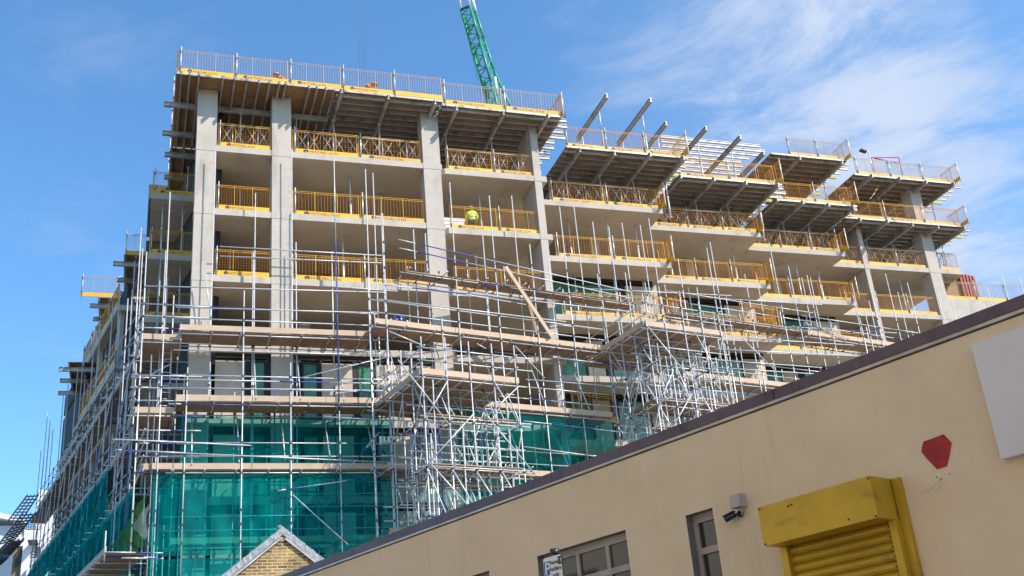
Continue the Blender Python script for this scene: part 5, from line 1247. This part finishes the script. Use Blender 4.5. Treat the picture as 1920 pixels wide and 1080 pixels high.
# yellow barrier panels standing loose on the scaffold
a0, _ = FB.px(1072, 752, .9); a1, _ = FB.px(1146, 758, .9)
barrier(FB.P(a0, .9, 15.42), FB.P((a0 + a1) / 2, .95, 15.36), 'loose yellow mesh barrier leaning on the low platform left of the right tower', 'y0'); barrier(FB.P((a0 + a1) / 2 + .05, .9, 15.36), FB.P(a1 + .3, .9, 15.36), 'loose yellow mesh barrier next to the right tower on the low platform', 'y0')
a0, _ = FB.px(1390, 615, .95)
barrier(FB.P(a0, .8, 21.0), FB.P(a0 + 2.4, .85, 21.0), 'low yellow mesh barrier standing on the far boards right of the right tower', 'y'); barrier(FB.P(a0 + 2.45, .75, 21.0), FB.P(a0 + 2.5, 1.9, 21.0), 'yellow mesh barrier set crosswise at the end of the far boards', 'y0')
a0, _ = FB.px(1235, 580, .95)
barrier(FB.P(a0, 1.3, 20.95), FB.P(a0 + 2.2, 1.32, 20.95), 'yellow mesh barrier behind the top rails of the right tower', 'y')
# red formwork panels on the far right slab
a, z = FA.px(1803, 540, 8.5); a1, _ = FA.px(1834, 545, 8.5); zt = FA.px(1806, 514, 8.5)[1]; w = (a1 - a) / 5
fs = thing('formwork_stack', FA.P(a, 8.5, 25.8), 'stack of red edged formwork panels with a plywood face at the far right', 'formwork')
for k in range(5):
    m = MB(); m.box(FA, a + w * k, a + w * k + w * .62, 8.4, 9.1, 25.8, zt - .03 * k); m.build('panel', [REDF], fs)
m = MB(); m.box(FA, a + w * .63, a1 - .05, 8.6, 9.0, 25.8, zt - .2); m.build('panel_core', [PLY], fs)
m = MB(); m.hexa([FA.P(a - 1.6, 8.6, 25.8), FA.P(a - .03, 8.6, 25.8), FA.P(a - .03, 8.8, 25.8), FA.P(a - 1.6, 8.8, 25.8), FA.P(a - .7, 8.6, zt - .2), FA.P(a - .03, 8.6, zt - .05), FA.P(a - .03, 8.8, zt - .05), FA.P(a - .7, 8.8, zt - .2)]); m.build('plywood_face', [PLY], fs)
# top deck odds and ends
a, z = FA.px(1058, 210, -.4); a1, z1 = FA.px(1057, 168, -.4)
m = MB(); m.tube(FA.P(a, -.4, 30.47), FA.P(a, -.4, z1), .04); m.box(FA, a - .07, a + .07, -.47, -.33, 30.455, 30.47); tag(m.build('blue_prop', [BPROP], None, FA.P(a, -.4, 30.46)), 'bright blue prop standing at the right end of the top deck', 'prop')
a, z = FA.px(1028, 212, .3); m = MB(); n = 14
for i in range(7):
    for k in range(n):
        p0, p1 = R(90) * i / 7, R(90) * (i + 1) / 7; t0, t1 = 2 * math.pi * k / n, 2 * math.pi * (k + 1) / n
        f = lambda p, t_: FA.P(a + .34 * math.cos(p) * math.cos(t_), .3 + .34 * math.cos(p) * math.sin(t_), 30.46 + 1.0 * math.sin(p) * (1 + .04 * math.sin(3 * t_)))
        m.quad([f(p0, t0), f(p0, t1), f(p1, t1), f(p1, t0)], 0, True)
tag(m.build('sand_bag', [BAG], None, FA.P(a, .3, 30.46)), 'round sandy bulk bag near the right end of the top deck', 'bag')
for k, x in enumerate((1015, 1040, 1046, 1050)):
    a, z = FA.px(x, 205, -.2); m = MB(); m.tube(FA.P(a, -.2 + .1 * k, 30.46), FA.P(a + .02, -.2 + .1 * k, 31.35 + .12 * (k % 3)), .016); tag(m.build('steel_bar', [COUP], None, FA.P(a, -.2, 30.46)), f'thin dark reinforcing bar standing on the top deck, {ORD[k]} from left by the bag', 'bar', 'reinforcing bars on the top deck')
for k, (x, y) in enumerate(((522, 150), (795, 178), (800, 178), (805, 180))):
    a, z = FA.px(x, y, -.4); m = MB(); m.tube(FA.P(a, -.4, 30.48), FA.P(a, -.4, 31.3), .014); tag(m.build('steel_bar', [COUP], None, FA.P(a, -.4, 30.48)), f'thin dark reinforcing bar on the long top deck, {ORD[k]} from left', 'bar', 'reinforcing bars on the top deck')
b4 = BAYS[3][2] - .6
a, z = FA.px(1643, 345, b4); a1, z1 = FA.px(1635, 284, b4)
fl = thing('floodlight', FA.P(a, b4, Z11), 'small dark floodlight on a pole on the far upper deck', 'floodlight')
m = MB(); m.tube(FA.P(a, b4, Z11 + .02), FA.P(a, b4, z1), .035); m.build('pole', [STEEL], fl)
m = MB(); m.bar(FA.P(a - .62, b4 - .05, z1 - .0), FA.P(a - .22, b4 - .05, z1 - .12), .3, .09); m.build('lamp_head', [DKMET], fl)
m = MB(); m.bar(FA.P(a - .25, b4, z1 - .06), FA.P(a, b4, z1 - .06), .05, .05); m.build('bracket', [STEEL], fl)
mf = thing('magenta_frame', FA.P(FA.px(1690, 330, b4)[0], b4 + .3, Z11), 'thin magenta painted frame with fluttering tape on the far upper deck', 'frame')
for (x0, y0, x1, y1) in ((1632, 296, 1685, 295), (1685, 295, 1696, 346), (1640, 297, 1686, 306), (1634, 296, 1646, 345)):
    p0, p1 = FA.px(x0, y0, b4 + .3), FA.px(x1, y1, b4 + .3); m = MB(); m.tube(FA.P(p0[0], b4 + .3, p0[1]), FA.P(p1[0], b4 + .3, p1[1]), .03); m.build('bar', [MAG], mf)
for (x0, y0, x1, y1) in ((1661, 303, 1666, 310), (1672, 304, 1669, 309), (1677, 304, 1680, 313)):
    p0, p1 = FA.px(x0, y0, b4 + .3), FA.px(x1, y1, b4 + .3); m = MB(); m.bar(FA.P(p0[0], b4 + .3, p0[1]), FA.P(p1[0], b4 + .25, p1[1]), .05, .01); m.build('tape', [MAG], mf)
m = MB(); prev = None
for (x, y) in ((1649, 345), (1645, 352), (1640, 362), (1634, 370), (1630, 374)):
    a, z = FA.px(x, y, b4 + .1); p = FA.P(a, b4 + .1, z)
    if prev is not None: m.tube(prev, p, .03, 0, 5)
    prev = p
tag(m.build('yellow_strap', [FLUO], None, FA.P(39, b4, 33)), 'yellow strap hanging below the far upper formwork deck', 'strap')
# ------------------------------------------------------------------ unseen terrace across the street, made pale to bounce light on the wall
ob_ = thing('pale_terrace', FW.P(0, -11.6, 0), 'tall unseen terrace across the street, rendered pale to bounce light', 'building')
m = MB(); m.box(FW, -14, 26, -20, -11.6, 0, 19); m.build('wall', [PTERR], ob_)
for k in range(12):
    for j in range(6):
        a = -13 + 3.2 * k; z = 1.2 + 3.1 * j
        f = MB(); f.box(FW, a, a + 1.3, -11.62, -11.54, z, z + 1.7); f = f.build('window', [WFRAME], ob_)
        m = MB(); m.box(FW, a + .07, a + .62, -11.53, -11.52, z + .07, z + 1.63); m.box(FW, a + .68, a + 1.23, -11.53, -11.52, z + .07, z + 1.63); m.build('pane', [TGLASS], f)
